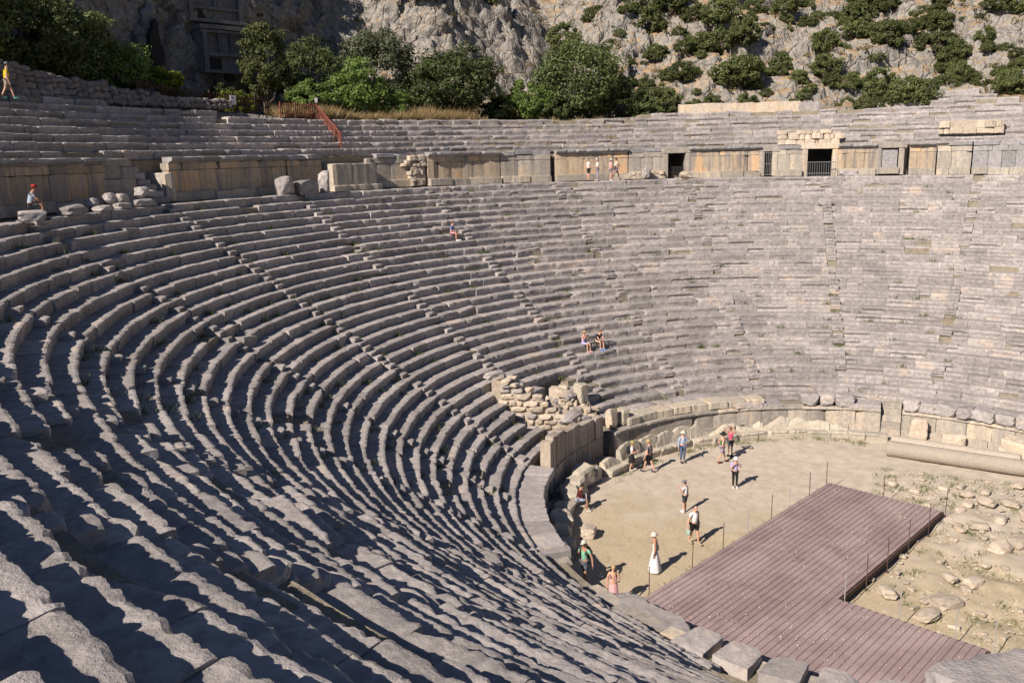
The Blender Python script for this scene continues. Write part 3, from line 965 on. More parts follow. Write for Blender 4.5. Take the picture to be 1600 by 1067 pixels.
arc_stone("wall_block", t, M_SEAT, 10.6, 1.9, 0, 43.8, 20.3, prof=p, wn=w, seg=.3, chip=.12, rough=.05, use_warp=False)
# ------------------------------------------------------------------ podium round the orchestra
RP = 14.8
def podium_wall(a0, a1, label, top=1.42):
    root = thing("podium_wall", label, "stone wall", tuple(pol(RP, (a0 + a1) / 2, 0)), "stretches of the podium wall round the orchestra")
    course(root, "footing_block", M_PODIUM, a0, a1, RP - .16, .38, .55, .5, 1.5, chip=.05, jr=.02)
    course(root, "orthostat", M_PODIUM, a0, a1, RP, top - .14, top - .14 - .37, .4, 1.35, chip=.02, jr=.008)
    course(root, "moulding_block", M_PODIUM, a0, a1, RP - .10, top, .15, .6, 1.8, chip=.04, jr=.008)
    return root
podium_wall(2.0, 69.0, "pale podium wall of upright slabs behind the orchestra visitors, left of the gap")
podium_wall(-44.0, -2.3, "pale podium wall of upright slabs right of the gap behind the column shafts")
podium_wall(100.5, 134.0, "shaded podium wall below the flat slab ring on the left")
podium_wall(141.5, 181.0, "podium wall below the worn slabs beside the metal deck")

root = thing("tall_slab_wall", "tall rust stained wall of upright slabs in shade beside the orchestra", "stone wall", tuple(pol(RP, 86, 0)))
L0, L1 = 72.6, 95.2
a = L1
while a > L0 + .3:
    wd = RNG.uniform(.55, .8); da = math.degrees(wd / RP)
    if a - da < L0 + 1: da = a - L0; wd = math.radians(da) * RP
    zt = 2.98 - (95.2 - a) / 24.4 * .62 + RNG.normal(0, .06)
    p, w = box_prof(.45, zt - 1.42)
    arc_stone("upright_slab", root, M_SHADEWALL, a - da / 2, wd, 0, RP + .05, zt, prof=p, wn=w, seg=.2, chip=.07, jr=.012, use_warp=False)
    a -= da
course(root, "lower_slab", M_SHADEWALL, L0, L1, RP + .02, 1.41, 1.1, .45, .75, chip=.02)
course(root, "footing_block", M_PODIUM, L0, L1, RP - .2, .34, .5, .5, 1.3, chip=.05)
p, w = box_prof(.55, 2.6)
arc_stone("end_block", root, M_CREAM, 96.0, .40, 0, RP + .08, 2.9, prof=p, wn=w, seg=.15, chip=.05, use_warp=False)

# coping: flat slabs and loose blocks on the podium edge
cop = thing("podium_coping", "ring of flat pale slabs topping the shaded podium on the left", "coping", tuple(pol(15.3, 116, 1.45)))
def slab(parent, az, width, r=14.68, z=1.62, h=.24, depth=1.28, mat=M_STEP, **kw):
    p, w = box_prof(depth, h, .03)
    return arc_stone("coping_slab", parent, mat, az, width, 0, r, z, prof=p, wn=w, seg=.14, chip=.07, use_warp=False, rough=.015, **kw)
a = 97.2
while a < 126.5:
    wd = RNG.uniform(.95, 1.35); da = math.degrees(wd / 14.8)
    slab(cop, a + da / 2, wd, z=1.74, h=.36, jr=.03, jz=.012, gap=.03); a += da
for az, wd, r, z in ((130.0, 1.2, 14.6, 1.70),):
    slab(cop, az, wd, r=r, z=z, h=.42, depth=1.5, gap=.03)
a = 63.6
cop2 = thing("podium_coping", "row of pale bench like coping blocks on the podium behind the man in jeans", "coping", tuple(pol(15.3, 50, 1.45)))
for wd in (1.0, 1.25, 1.2, 1.2, 1.15, 1.3, 1.2, 1.1):
    da = math.degrees(wd / 15.0); a -= da
    slab(cop2, a + da / 2, wd, r=14.92, z=1.86, h=.42, depth=1.15, mat=M_THRONE, jr=.05, jz=.02, gap=.04)
cop3 = thing("podium_coping", "worn flat coping stones lying lower on the podium right of the bench like blocks", "coping", tuple(pol(15.3, 24, 1.45)))
for az, wd, z in ((31.0, 1.9, 1.72), (26.4, 1.5, 1.60), (4.9, 1.5, 1.62), (7.3, .9, 1.6), (-.0, .0, 0)):
    if wd: slab(cop3, az, wd, r=14.8, z=z, h=.28, depth=1.2, mat=M_SEAT, jr=.06, jz=.03, gap=.05)
def loose(name, lab, az, size, z, seed, mat=M_SEAT, r=15.3, group=None, rot=0.0, tilt=(0, 0)):
    return boulder(name, lab, "stone block", pol(r, az, z), size, seed, mat, math.radians(az) + rot, 3, tilt=tilt, boxy=1.0, group=group, sink=.03, noise=.03)
G1 = "loose blocks on the far podium edge"
for i, (az, w_, lab) in enumerate(((17.6, 1.25, "loose rounded block on the podium edge, leftmost of three in the middle"),
                                   (13.6, 1.15, "loose rounded block on the podium edge, middle one of three"),
                                   (9.9, 1.3, "loose rounded block on the podium edge, rightmost of three before the gap"))):
    loose("podium_block", lab, az, (1.1, w_, .86), 1.45, 200 + i, M_SEAT, 15.2, G1)
for i, (az, lab) in enumerate(((-3.9, "grey coping block just right of the podium gap, first of the row of seven"),
                               (-7.4, "grey coping block second from the podium gap, above the pierced slab"),
                               (-11.1, "grey coping block third from the podium gap"),
                               (-14.8, "grey coping block in the middle of the row of seven right of the gap"),
                               (-18.6, "longest grey coping block, fifth from the podium gap"),
                               (-22.6, "grey coping block sixth from the podium gap above the column shafts"),
                               (-26.4, "grey coping block at the far right edge, last of the row of seven"))):
    loose("podium_block", lab, az, (1.2, 1.0 + .12 * (i % 3) + (.25 if i == 4 else 0), .82), 1.42, 210 + i, M_SEAT, 15.15, G1, rot=RNG.normal(0, .08))
# worn slab and four thick blocks beside the deck
V_, F_ = None, None
p, w = box_prof(1.9, .9, .12)
arc_stone("worn_slab", None, M_STEP, 150.6, 3.6, 0, 13.95, 1.42, prof=p, wn=w, seg=.12, fine=.12, chip=.16, rough=.05, use_warp=False, smooth=2, jz=0, jt=0, endround=.3)
_set(bpy.data.objects["worn_slab"], "long smooth worn slab sloping beside the lower corner of the metal deck", "stone slab")
for i, (az, lab) in enumerate(((160.9, "thick squared block nearest the worn slab, first of those along the deck"),
                               (166.0, "thick squared block with pale worn edge, second along the deck"),
                               (171.2, "thick squared block with grooved side, third along the deck"),
                               (176.7, "thick squared block with moulded edge, fourth along the deck"),
                               (182.2, "thick squared block cut by the bottom edge, last along the deck"))):
    p, w = box_prof(1.35, .62, .05)
    o = arc_stone("podium_block", None, M_STEP, az, 1.08, 0, 14.55, 1.76, prof=p, wn=w, seg=.10, fine=.12, chip=.08, rough=.018, use_warp=False, smooth=False, gap=.05, jt=.02, yaw=RNG.normal(0, .04), endround=.06)
    _set(o, lab, "stone block", "thick squared blocks beside the metal deck")
ICO5 = ico(5)
_keep = ICO3; ICO3 = ICO5
o = boulder("corner_rock", "big close worn grey rock in the bottom right corner over the deck", "rock", (-36.14, -.94, 13.83), (1.3, 1.25, 1.0), 1206, M_STEP, .5, 3, boxy=.9, noise=.06, sink=0)
ICO3 = _keep
o.data.polygons.foreach_set("use_smooth", np.ones(len(o.data.polygons), bool)); o.data.set_sharp_from_angle(angle=math.radians(32))

# upright pillar stubs on the podium by the ruin
for az, r, s, z, lab in ((67.2, 15.4, (.7, .75, 1.25), 1.45, "upright squared pillar stub on the podium edge, left of a pair"),
                         (63.6, 15.4, (.7, .7, 1.2), 1.45, "upright squared pillar stub on the podium edge, right of a pair"),
                         (68.6, 17.3, (.85, .8, 1.5), 2.6, "upright squared pillar stub standing behind the pair on the rubble")):
    loose("pillar_stub", lab, az, s, z, int(az * 10), M_THRONE, r)
# rubble ruin beside the orchestra
def rubble_ruin(label, path, seed, size=.40):
    rng = np.random.default_rng(seed)
    root = thing("rubble_ruin", label, "ruined wall", tuple(pol(path[0][0], path[0][1], path[0][2] - 1.5)))
    P = np.array(path, float)
    Q = np.array([pol(q[0], q[1]) for q in P])
    seglen = np.linalg.norm(np.diff(Q, axis=0), axis=1); cum = np.concatenate([[0], np.cumsum(seglen)])
    core = MB()
    def sample(t):
        f = np.interp(t, cum, np.arange(len(P))); j = min(int(f), len(P) - 2); g = f - j
        d_ = (Q[j + 1] - Q[j]) / seglen[j]
        return Q[j] * (1 - g) + Q[j + 1] * g, d_, P[j] * (1 - g) + P[j + 1] * g
    t = 0.0
    while t < cum[-1]:
        c, d_, q = sample(t); ang = math.atan2(d_[1], d_[0])
        core.box((c[0], c[1], (q[2] + q[3]) / 2 - .1), (.62, q[4] * .8, q[2] - q[3] - .12 + rng.uniform(-.12, .05)), ang + rng.normal(0, .06)); t += .5
    core.build("core", M_CREAM, root)
    # coursed rough stones on both faces, then loose ones on top
    for side in (-1, 1):
        zlo, zhi = P[:, 3].min(), P[:, 2].max(); z = zlo
        while z < zhi:
            h_ = size * rng.uniform(.45, .8); t = rng.uniform(0, .4)
            while t < cum[-1]:
                wd = size * rng.uniform(.6, 1.9); c, d_, q = sample(min(cum[-1], t + wd / 2)); n_ = np.array([-d_[1], d_[0], 0]); ang = math.atan2(d_[1], d_[0])
                t += wd
                if not (q[3] - .1 < z < q[2] - .12): continue
                pos = c + n_ * side * (q[4] * .40 + rng.uniform(-.10, .06))
                boulder("rubble_stone", None, None, (pos[0], pos[1], z + rng.uniform(-.03, .03)), (wd * 1.06, .5, h_ * rng.uniform(.95, 1.2)), int(rng.integers(1e6)), M_CREAM if rng.random() < .75 else M_SEAT, ang + rng.normal(0, .10), parent=root, boxy=1.1, sink=0, noise=.04, tilt=(rng.normal(0, .05), rng.normal(0, .05)))
            z += h_
    for i in range(int(cum[-1] * 7)):
        c, d_, q = sample(rng.uniform(0, cum[-1])); n_ = np.array([-d_[1], d_[0], 0]); sz = size * rng.uniform(.5, 1.3)
        pos = c + n_ * rng.uniform(-.45, .45) * q[4]
        boulder("rubble_stone", None, None, (pos[0], pos[1], q[2] - .16), (sz * 1.3, sz, sz * .55), int(rng.integers(1e6)), M_CREAM if rng.random() < .7 else M_SEAT, rng.uniform(0, 3), parent=root, boxy=1.0, sink=.1, tilt=(rng.normal(0, .15), rng.normal(0, .15)))
    return root
rubble_ruin("cream rubble wall stub stepping down from the seats to the tall slab wall", [(19.3, 84.4, 5.1, 3.2, .9), (17.7, 82.4, 4.2, 1.8, 1.05), (16.1, 79.6, 3.0, 1.4, 1.2), (15.7, 76.0, 2.65, 1.2, 1.0)], 21, .5)
rubble_ruin("cream rubble pier behind the upright pillar stubs", [(18.4, 71.5, 3.7, 2.4, .8), (17.4, 69.8, 3.0, 1.4, 1.0), (16.6, 68.0, 2.3, 1.2, 1.0)], 22, .5)
boulder("ruin_block", "grey squared block resting on top of the cream rubble stub", "stone block", pol(19.5, 84.8, 4.85), (1.3, .7, .5), 71, M_SEAT, math.radians(150), boxy=1)
boulder("ruin_block", "grey lumpy block lying on the lower end of the rubble stub", "stone block", pol(15.8, 79.5, 2.5), (1.5, .9, .55), 72, M_SEAT, math.radians(170), boxy=.7)

# ------------------------------------------------------------------ broken benches before the podium
def bench(az, width, back, seed, label, mat=M_THRONE, r=13.05, rot=0.0, seat_h=.44):
    rng = np.random.default_rng(seed)
    root = thing("stone_bench", label, "bench", tuple(pol(r, az, 0)), "broken stone benches round the orchestra")
    prof = [(.10, -seat_h), (.06, -.16), (0, -.10), (.01, -.015), (.05, 0), (.55, -.02), (.55, -seat_h)]
    arc_stone("bench_seat", root, mat, az, width, 0, r, seat_h - .02, prof=prof, wn=[0, .3, 1, 1, .8, 0, 0], seg=.12, chip=.10, use_warp=False, rough=.02, yaw=rot)
    n = 12; xs_ = np.linspace(-width / 2 + .02, width / 2 - .02, n)
    top = np.interp(np.linspace(0, 1, n), np.linspace(0, 1, len(back)), back) + rng.normal(0, .02, n)
    V = []
    for x, tz in zip(xs_, top):
        for d_, zf in ((.44, 0), (.50, .55), (.58, .95), (.66, 1.0), (.80, .9), (.82, 0)):
            V.append((d_ + rng.normal(0, .008) + rot * x, x, seat_h - .05 + max(.02, tz - seat_h) * zf))
    V = np.array(V)
    if max(back) > seat_h + .1:
        A = polv(r + V[:, 0], az + np.degrees(V[:, 1] / r), V[:, 2])
        obj("backrest", A, loop_faces(6, n - 1), mat, root)
    return root
BL = [(3.6, 1.5, (.5, .46), "low bench block without back nearest the podium gap"),
      (8.0, 1.1, (.5, .5), "squat squared bench block with broken underside left of the gap"),
      (12.0, 1.2, (.55, .75, .7), "bench with short stump of a back, third from the podium gap"),
      (16.6, 1.3, (.9, .98, .9), "bench with straight low back below the loose rounded blocks"),
      (21.4, 1.5, (.6, 1.05, 1.1, .85, .55), "bench with rounded humped back in the middle of the far side"),
      (26.4, 1.4, (1.05, 1.2, .85, .55), "bench with back sloping down to the right on the far side"),
      (30.6, .9, (.5, .95, .7), "narrow broken bench with pointed back on the far side"),
      (35.6, 1.6, (.6, .7, .75, .5), "long low bench right of the woman in pink"),
      (41.2, 1.6, (.95, 1.0, .7, .5), "bench behind the pair in green and pink"),
      (46.6, 1.5, (.5, .8, 1.25, 1.0), "bench with peaked back left of the pair in green and pink"),
      (52.2, 1.6, (1.0, 1.2, 1.2, .9), "high backed bench right of the man in jeans"),
      (57.8, 1.5, (1.0, 1.2, 1.1, .8), "high backed bench behind the man in jeans"),
      (63.8, 1.5, (1.1, 1.25, 1.1, 1.0), "high backed bench behind the man in the grey T-shirt"),
      (70.4, 1.7, (1.15, 1.3, 1.3, 1.05), "tall pale high backed bench at the edge of the shade, left of the visitors"),
      (77.5, 1.4, (.6, .9, .8), "broken bench half in shade below the tall slab wall")]
for i, (az, wd, bk, lab) in enumerate(BL):
    bench(az, wd, bk, 300 + i, lab, rot=RNG.normal(0, .05), r=13.05 + RNG.normal(0, .06))
SL = ["tilted broken bench lump in shade next to the half shaded bench", "tall broken bench lump leaning in the shade of the slab wall", "round topped bench lump in deep shade",
      "low bench lump in deep shade above the seated reader", "broken bench lump in shade that the seated reader sits on", "long sloping bench lump in shade below the seated reader",
      "flat bench lump in shade beside the cream cube stone", "lowest bench lump in shade at the end of the curve"]
for i, az in enumerate((83.5, 88.5, 93.0, 97.5, 102.5, 108.0, 113.5, 118.5)):
    boulder("bench_lump", SL[i], "broken bench", pol(14.0, az, 0), (1.0, 1.15, (.85, 1.15, .95, .8, .55, .75, .6, .5)[i]), 400 + i, M_THRONE, math.radians(az) + RNG.normal(0, .2), 3, tilt=(RNG.normal(0, .12), RNG.normal(0, .12)), boxy=.7, group="broken bench lumps in the shade")
boulder("cream_block", "cream cube shaped stone casting a short shadow near the shaded benches", "stone block", (-5.0, 11.75, 0), (.95, .8, .72), 90, M_CREAM, .25, 3, boxy=1.1)
o = loose("pierced_slab", "tall pale slab with small hole leaning on the podium right of the gap", -6.2, (.5, 1.25, 1.45), 0, 91, M_CREAM, 14.3)
boulder("rubble_heap", "small cream rubble lump in front of the podium behind the column shafts", "stone", pol(14.2, -13.5, 0), (.9, 1.3, .75), 93, M_CREAM, 0, 3)
boulder("fallen_slab", "large pale broken slab at the right edge beside the column shafts", "stone", pol(13.6, -27.5, 0), (1.0, 1.6, 1.3), 94, M_CREAM, -.3, 3, tilt=(.2, 0))

# ------------------------------------------------------------------ fallen column shafts
def shaft(label, a, b, r0, r1):
    a, b = np.array(a, float), np.array(b, float)
    d = (b - a) / np.linalg.norm(b - a); L = np.linalg.norm(b - a)
    n, m = 32, 24
    s1 = np.cross([0, 0, 1.0], d); V = []
    prof = [(0, .0), (0, .86), (.03, .97), (.06, 1.0)] + [(x, 1.0) for x in np.linspace(.3, L - .3, m)] + [(L - .06, 1.0), (L - .03, .97), (L, .86), (L, .0)]
    for x, f in prof:
        rad = (r0 + (r1 - r0) * x / L) * max(f, .001)
        for k in range(n):
            t_ = 2 * math.pi * k / n
            V.append(a + d * x + s1 * rad * math.cos(t_) + np.array([0, 0, 1.0]) * (rad * math.sin(t_)))
    V = np.array(V); V += .012 * np.stack([fbm(V * 2 + 9 * i, 3, 70 + i) for i in range(3)], 1)
    F = [[i * n + k, i * n + (k + 1) % n, (i + 1) * n + (k + 1) % n, (i + 1) * n + k] for i in range(len(prof) - 1) for k in range(n)]
    return obj("column_shaft", V, F, M_COLUMN, smooth=True, label=label, cat="column", group="fallen column shafts")
shaft("fallen grey column shaft lying in front, nearest the deck", (10.75, .05, .42), (9.75, -6.45, .42), .43, .41)
shaft("fallen grey column shaft lying behind the front one, nearest the podium", (11.85, -.15, .41), (10.75, -6.3, .41), .42, .40)

# ------------------------------------------------------------------ corrugated metal deck
def metal_mat():
    m, nt, b, out = new_mat("weathered_maroon_sheet")
    N = NT(nt); P = N.pos()
    n1, n2, n3 = N.noise(P, .7, 5, .6), N.noise(P, 4.0, 5, .65), N.noise(P, 26, 3, .6)
    rnd = N.n("ShaderNodeObjectInfo").outputs["Random"]
    c = N.mix(N.ramp(n1, .35, .65), (.25, .182, .182), (.325, .25, .246))
    c = N.mix(N.ramp(n2, .48, .72, 0, .6), c, (.30, .24, .23))
    c = N.mix(N.ramp(n3, .60, .75, 0, .5), c, (.36, .30, .26))
    v = N.n("ShaderNodeHueSaturation"); N.link(c, v.inputs["Color"]); N.link(N.ramp(rnd, 0, 1, .9, 1.08), v.inputs["Value"])
    N.link(v.outputs[0], b.inputs["Base Color"]); b.inputs["Roughness"].default_value = .62
    b.inputs["Specular IOR Level"].default_value = .3
    return m
M_DECK = metal_mat()
M_RUST = plain_mat("dark_rusty_steel", (.085, .05, .042), .75, .3)
M_GALV = plain_mat("galvanised_steel", (.30, .30, .31), .55, .15)
DO = np.array([4.17, 2.52]); DU = np.array([-.9386, .345]); DV = np.array([-.345, -.9386]); DZ = .46
deck = thing("metal_deck", "maroon corrugated metal deck covering a pit in the orchestra", "metal roof deck", (DO[0], DO[1], 0))
def rib_profile(v0, v1):
    pts, v = [], v0
    pitch = .245
    while v < v1 - 1e-6:
        e = min(pitch, v1 - v)
        for f, z in ((0, 0), (.62, 0), (.70, -.042), (.88, -.042), (.97, 0)):
            if f * pitch < e: pts.append((v + f * pitch, z))
        v += pitch
    pts.append((v1, 0)); return pts
def sheet(u0, u1, v0, v1, zoff):
    pts = rib_profile(v0, v1)
    V, F = [], []
    for (v, z) in pts:
        for u in (u0, u1):
            # the lower end is cut along the podium
            q = DO + DU * u + DV * v
            if np.hypot(*q) > 14.45:
                lo, hi = u0 - 1, u
                for _ in range(30):
                    mid = (lo + hi) / 2
                    if np.hypot(*(DO + DU * mid + DV * v)) > 14.45: hi = mid
                    else: lo = mid
                q = DO + DU * max(lo, u0 + .02) + DV * v
            V.append((q[0], q[1], DZ + z + zoff)); V.append((q[0], q[1], DZ + z + zoff - .006))
    n = len(pts)
    for i in range(n - 1):
        a = i * 4; b_ = a + 4
        F += [[a, a + 2, b_ + 2, b_], [a + 1, b_ + 1, b_ + 3, a + 3], [a, b_, b_ + 1, a + 1], [a + 2, a + 3, b_ + 3, b_ + 2]]
    F += [[0, 1, 3, 2], [(n - 1) * 4, (n - 1) * 4 + 2, (n - 1) * 4 + 3, (n - 1) * 4 + 1]]
    obj("roof_sheet", V, F, M_DECK, deck)
for iv, (v0, v1) in enumerate([(0, .98), (.98, 1.96), (1.96, 2.94), (2.94, 3.92), (3.92, 4.90), (4.90, 5.25)]):
    sheet(0, 6.6, v0, v1, .0); sheet(6.45, 12.4, v0, v1, .012); sheet(12.25, 19.9, v0, v1, .024)
for iv, (v0, v1) in enumerate([(5.25, 6.23), (6.23, 7.21), (7.21, 8.19), (8.19, 9.17), (9.17, 10.25)]):
    sheet(10.75, 15.6, v0, v1, .004); sheet(15.45, 19.9, v0, v1, .016)
def beam(u0, v0, u1, v1, name="edge_beam"):
    a, b_ = DO + DU * u0 + DV * v0, DO + DU * u1 + DV * v1
    c = (a + b_) / 2; L = np.linalg.norm(b_ - a)
    MB().box((c[0], c[1], DZ - .14), (L, .09, .18), math.atan2(b_[1] - a[1], b_[0] - a[0])).build(name, M_RUST, deck)
beam(.02, -.03, 14.6, -.03); beam(.03, 0, .03, 5.2); beam(0.0, 5.28, 10.75, 5.28); beam(10.7, 5.25, 10.7, 10.2); beam(10.7, 10.28, 13.2, 10.28)
mb = MB()
for u, v in ((.1, .1), (.1, 5.1), (5, .1), (5, 5.1), (10.6, 5.2), (10.8, 10.1), (10, .1)):
    q = DO + DU * u + DV * v; mb.box((q[0], q[1], .1), (.09, .09, .5), math.atan2(DU[1], DU[0]))
mb.build("leg", M_RUST, deck)
# gravel and chips lying on the sheets
rng = np.random.default_rng(77)
mb = MB(); TV = np.array([(1, 0, -.4), (-.5, .87, -.4), (-.5, -.87, -.4), (0, 0, 1.0)]); TF = [[0, 1, 2], [0, 3, 1], [1, 3, 2], [2, 3, 0]]
cl = rng.uniform(0, 1, (40, 2))
for i in range(1500):
    q_ = cl[rng.integers(40)] + rng.normal(0, .03, 2) if rng.random() < .4 else rng.uniform(0, 1, 2)
    u, v = q_[0] * 18, q_[1] * 10
    if v < .1 or v > 10 or u < .2 or (v > 5.1 and u < 10.9): continue
    q = DO + DU * u + DV * v
    if np.hypot(*q) > 14.2: continue
    s_ = rng.uniform(.010, .026) if rng.random() < .94 else rng.uniform(.026, .042)
    mb.add(TV * s_ * rng.uniform(.6, 1.2, 3) + np.array([q[0], q[1], DZ + .03 + s_ * .4]), TF)
mb.build("gravel_chips", M_CREAM, None, kind="stuff", label="pale gravel chips scattered on the maroon metal deck")

# thin fence posts round the deck
POSTS = [((0.05, -.12), 1, "at the far corner of the deck beside the orchestra"), ((1.9, -.12), 1, "second from the far corner on the orchestra side"), ((3.9, -.12), 0, "third from the far corner on the orchestra side"),
         ((5.6, -.12), 1, "fourth from the far corner on the orchestra side"), ((7.6, -.12), 0, "fifth from the far corner on the orchestra side"), ((9.7, -.12), 1, "right of the woman in white on the orchestra side"),
         ((12.0, -.12), 1, "just behind the shadow of the woman in white"), ((14.9, -.12), 1, "nearest the woman in pink on the orchestra side"),
         ((-.1, 2.6), 1, "in the middle of the short far edge"), ((-.1, 5.35), 1, "at the far right corner beside the dark beam"), ((2.1, 5.40), 1, "second along the dark drop edge"), ((4.4, 5.40), 1, "third along the dark drop edge"),
         ((6.6, 5.40), 1, "fourth along the dark drop edge"), ((8.6, 5.40), 1, "fifth along the dark drop edge"), ((10.6, 5.42), 0, "pale one at the inner corner of the deck"), ((10.62, 7.4), 0, "pale one in the middle of the near side edge"),
         ((10.62, 9.2), 0, "pale short one close to the near right corner"), ((10.5, 10.35), 0, "pale one at the near right corner by the long shadow")]
for (u, v), dark, lab in POSTS:
    q = DO + DU * u + DV * v
    lean = rng.normal(0, .02, 2)
    root = thing("fence_post", "thin metal post " + lab, "post", (q[0], q[1], 0), "thin posts round the metal deck")
    MB().tube([(q[0], q[1], -.1), (q[0] + lean[0], q[1] + lean[1], 1.5)], .017, 6).build("rod", M_RUST if dark else M_GALV, root)
    MB().box((q[0], q[1], .02), (.1, .1, .03)).build("foot_plate", M_RUST if dark else M_GALV, root)

# stones of the excavated patch
PIT = [(6.22, -2.62, .8), (5.7, -3.57, 1.0), (6.47, -4.44, .9), (5.15, -5.4, 1.2), (7.93, -5.93, 1.0), (1.21, -3.1, .75), (1.87, -3.88, 1.3), (2.98, -4.83, 1.1), (.67, -5.23, 1.6), (-.29, -4.45, 1.5),
       (-2.29, -2.24, .6), (-3.76, -2.54, .9), (-4.01, -3.3, 1.1), (-4.65, -3.04, .85), (-6.0, -1.61, .65), (-5.96, -2.35, 1.5), (-7.2, -1.69, 1.3), (-7.58, -2.5, .65), (-6.0, -.3, 1.1), (-4.87, .3, .55), (4.42, -3.51, .9),
       (5.29, -1.34, .7), (6.08, -.33, .7), (3.8, -1.88, .6), (-2.35, -.82, .5), (-2.08, -3.86, .55), (.1, -3.77, .5), (.06, -2.8, .5), (-2.11, -4.53, .6), (-.52, -1.31, .4), (4.9, -4.4, 1.2), (3.6, -3.2, .8), (2.6, -2.7, .55), (6.9, -3.4, .8), (3.4, -5.9, 1.2), (1.6, -1.9, .4), (-5.3, -2.9, .5)]
ORD = ["largest", "second largest", "third largest", "fourth largest", "fifth largest", "sixth largest", "seventh largest", "eighth largest", "ninth largest", "tenth largest", "eleventh largest", "twelfth largest", "thirteenth largest", "smallest", "tiniest"]
ZONES = [("near the column shafts", lambda x: x > 3.2), ("beside the dark drop edge", lambda x: -1.5 < x <= 3.2), ("near the inner deck corner", lambda x: x <= -1.5)]
for zlab, zf in ZONES:
    for i, (x, y, s) in enumerate(sorted([q for q in PIT if zf(q[0])], key=lambda q: -q[2])):
        boulder("pit_stone", ORD[i] + " cream stone in the dug patch " + zlab, "stone", (x, y, .02), (s * .82, s * rng.uniform(.5, .7), s * rng.uniform(.26, .42)), 500 + int(x * 31 + y * 7), M_CREAM, rng.uniform(0, 3), 2,
                boxy=1.0, noise=.07, group="loose stones in the dug patch beside the deck", sink=.04)
mb = MB()
for i in range(900):
    x, y = rng.uniform(-8.5, 8.5), rng.uniform(-6.6, .2)
    u, v = np.dot(np.array([x, y]) - DO, DU), np.dot(np.array([x, y]) - DO, DV)
    if (v < 5.5 and u > -.2) or (u > 10.6 and v < 10.6): continue
    s = rng.uniform(.04, .17)
    q = np.array([x, y, .02])
    if i % 5 == 0:
        s = rng.uniform(.12, .34); V_, F_ = boulder_shape((s, s * .75, s * .5), 900 + i, 2, boxy=1.0, noise=.07)
        t_ = rng.uniform(0, 3); V_ = V_ @ np.array(Matrix.Rotation(t_, 3, 'Z')).T
        mb.add(V_ + q + [0, 0, s * .12], F_); continue
    mb.add(TV * np.array([s, s * .8, s * .5]) * rng.uniform(.6, 1, 3) + q, TF)
mb.build("small_rubble", M_CREAM, None, kind="stuff", label="small stones scattered over the dug patch")

gs = thing("podium_steps", "short flight of pale steps rising through the gap in the far podium", "steps", tuple(pol(RP, -.2, 0)))
for i in range(5):
    p, w = box_prof(.9, .36)
    arc_stone("stair_step", gs, M_PODIUM, -.15, 1.05, 0, RP - .25 + i * .27, .34 + i * .33, prof=p, wn=w, seg=.2, chip=.06, use_warp=False)
# ------------------------------------------------------------------ vegetation
M_LEAF = leaf_mat("dark_evergreen_leaf", (.064, .086, .030), (.105, .135, .048), (.17, .195, .075))
M_LEAF2 = leaf_mat("olive_grey_leaf", (.095, .115, .06), (.14, .16, .09), (.20, .215, .13))
M_LEAF3 = leaf_mat("fresh_green_leaf", (.085, .135, .03), (.13, .19, .045), (.19, .25, .07))
M_LEAF4 = leaf_mat("yellow_green_leaf", (.09, .12, .015), (.15, .18, .02), (.22, .23, .03))
M_MAQUIS = leaf_mat("maquis_leaf", (.078, .096, .032), (.125, .148, .052), (.18, .19, .08))
M_DRYBUSH = leaf_mat("dry_scrub_leaf", (.11, .095, .035), (.17, .13, .05), (.24, .18, .07))
M_BARK = plain_mat("grey_bark", (.13, .105, .08), .9, .3, 14, bump=.6)
M_STRAW = leaf_mat("dry_straw", (.33, .235, .115), (.42, .32, .165), (.50, .40, .23), .2)
M_WEED = leaf_mat("small_green_weed", (.07, .10, .02), (.11, .14, .03), (.28, .24, .09), .2)

def leaves(P, Nrm, size, rng):
    """small pointed leaf quads at P facing roughly along Nrm"""
    n = len(P)
    d = Nrm + rng.normal(0, .55, (n, 3)); d /= np.linalg.norm(d, axis=1)[:, None] + 1e-9
    a = np.cross(d, rng.normal(size=(n, 3))); a /= np.linalg.norm(a, axis=1)[:, None] + 1e-9
    b = np.cross(d, a)
    s = (size * rng.uniform(.6, 1.35, n))[:, None]
    V = np.stack([P - a * s, P + b * s * .52, P + a * s, P - b * s * .52], 1).reshape(-1, 3)
    F = np.arange(4 * n).reshape(n, 4)
    return V, F

def crown_points(w, d, h, nclump, nleaf, seed, base=.12, clump=.24, flat=1.0):
    rng = np.random.default_rng(seed)
    # clumps through the crown's outer volume, uneven outline
    u = rng.normal(size=(nclump, 3)); u /= np.linalg.norm(u, axis=1)[:, None]
    u[:, 2] = np.where(rng.random(nclump) < .42, -np.abs(u[:, 2]) * .62, np.abs(u[:, 2]))
    rad = rng.uniform(.45, 1.0, nclump) ** .5 * (1 + .22 * fbm(u * 1.7 + seed, 2, seed % 89))
    C = u * rad[:, None] * np.array([w / 2, d / 2, h * .56]) * .86
    C[:, 2] += h * (base + .40)
    cr = clump * min(w, h * 1.2) * rng.uniform(.55, 1.25, nclump) * .5
    m = nleaf // nclump
    P, Nn = [], []
    for i in range(nclump):
        v = rng.normal(size=(m, 3)); v /= np.linalg.norm(v, axis=1)[:, None]
        rr_ = cr[i] * rng.uniform(.35, 1.05, m) ** .6
        P.append(C[i] + v * rr_[:, None] * np.array([1.1, 1.1, .8])); Nn.append(v + np.array([0, 0, .35]))
    P = np.concatenate(P); Nn = np.concatenate(Nn)
    ok = P[:, 2] > .03 * h
    return P[ok], Nn[ok], C, rng

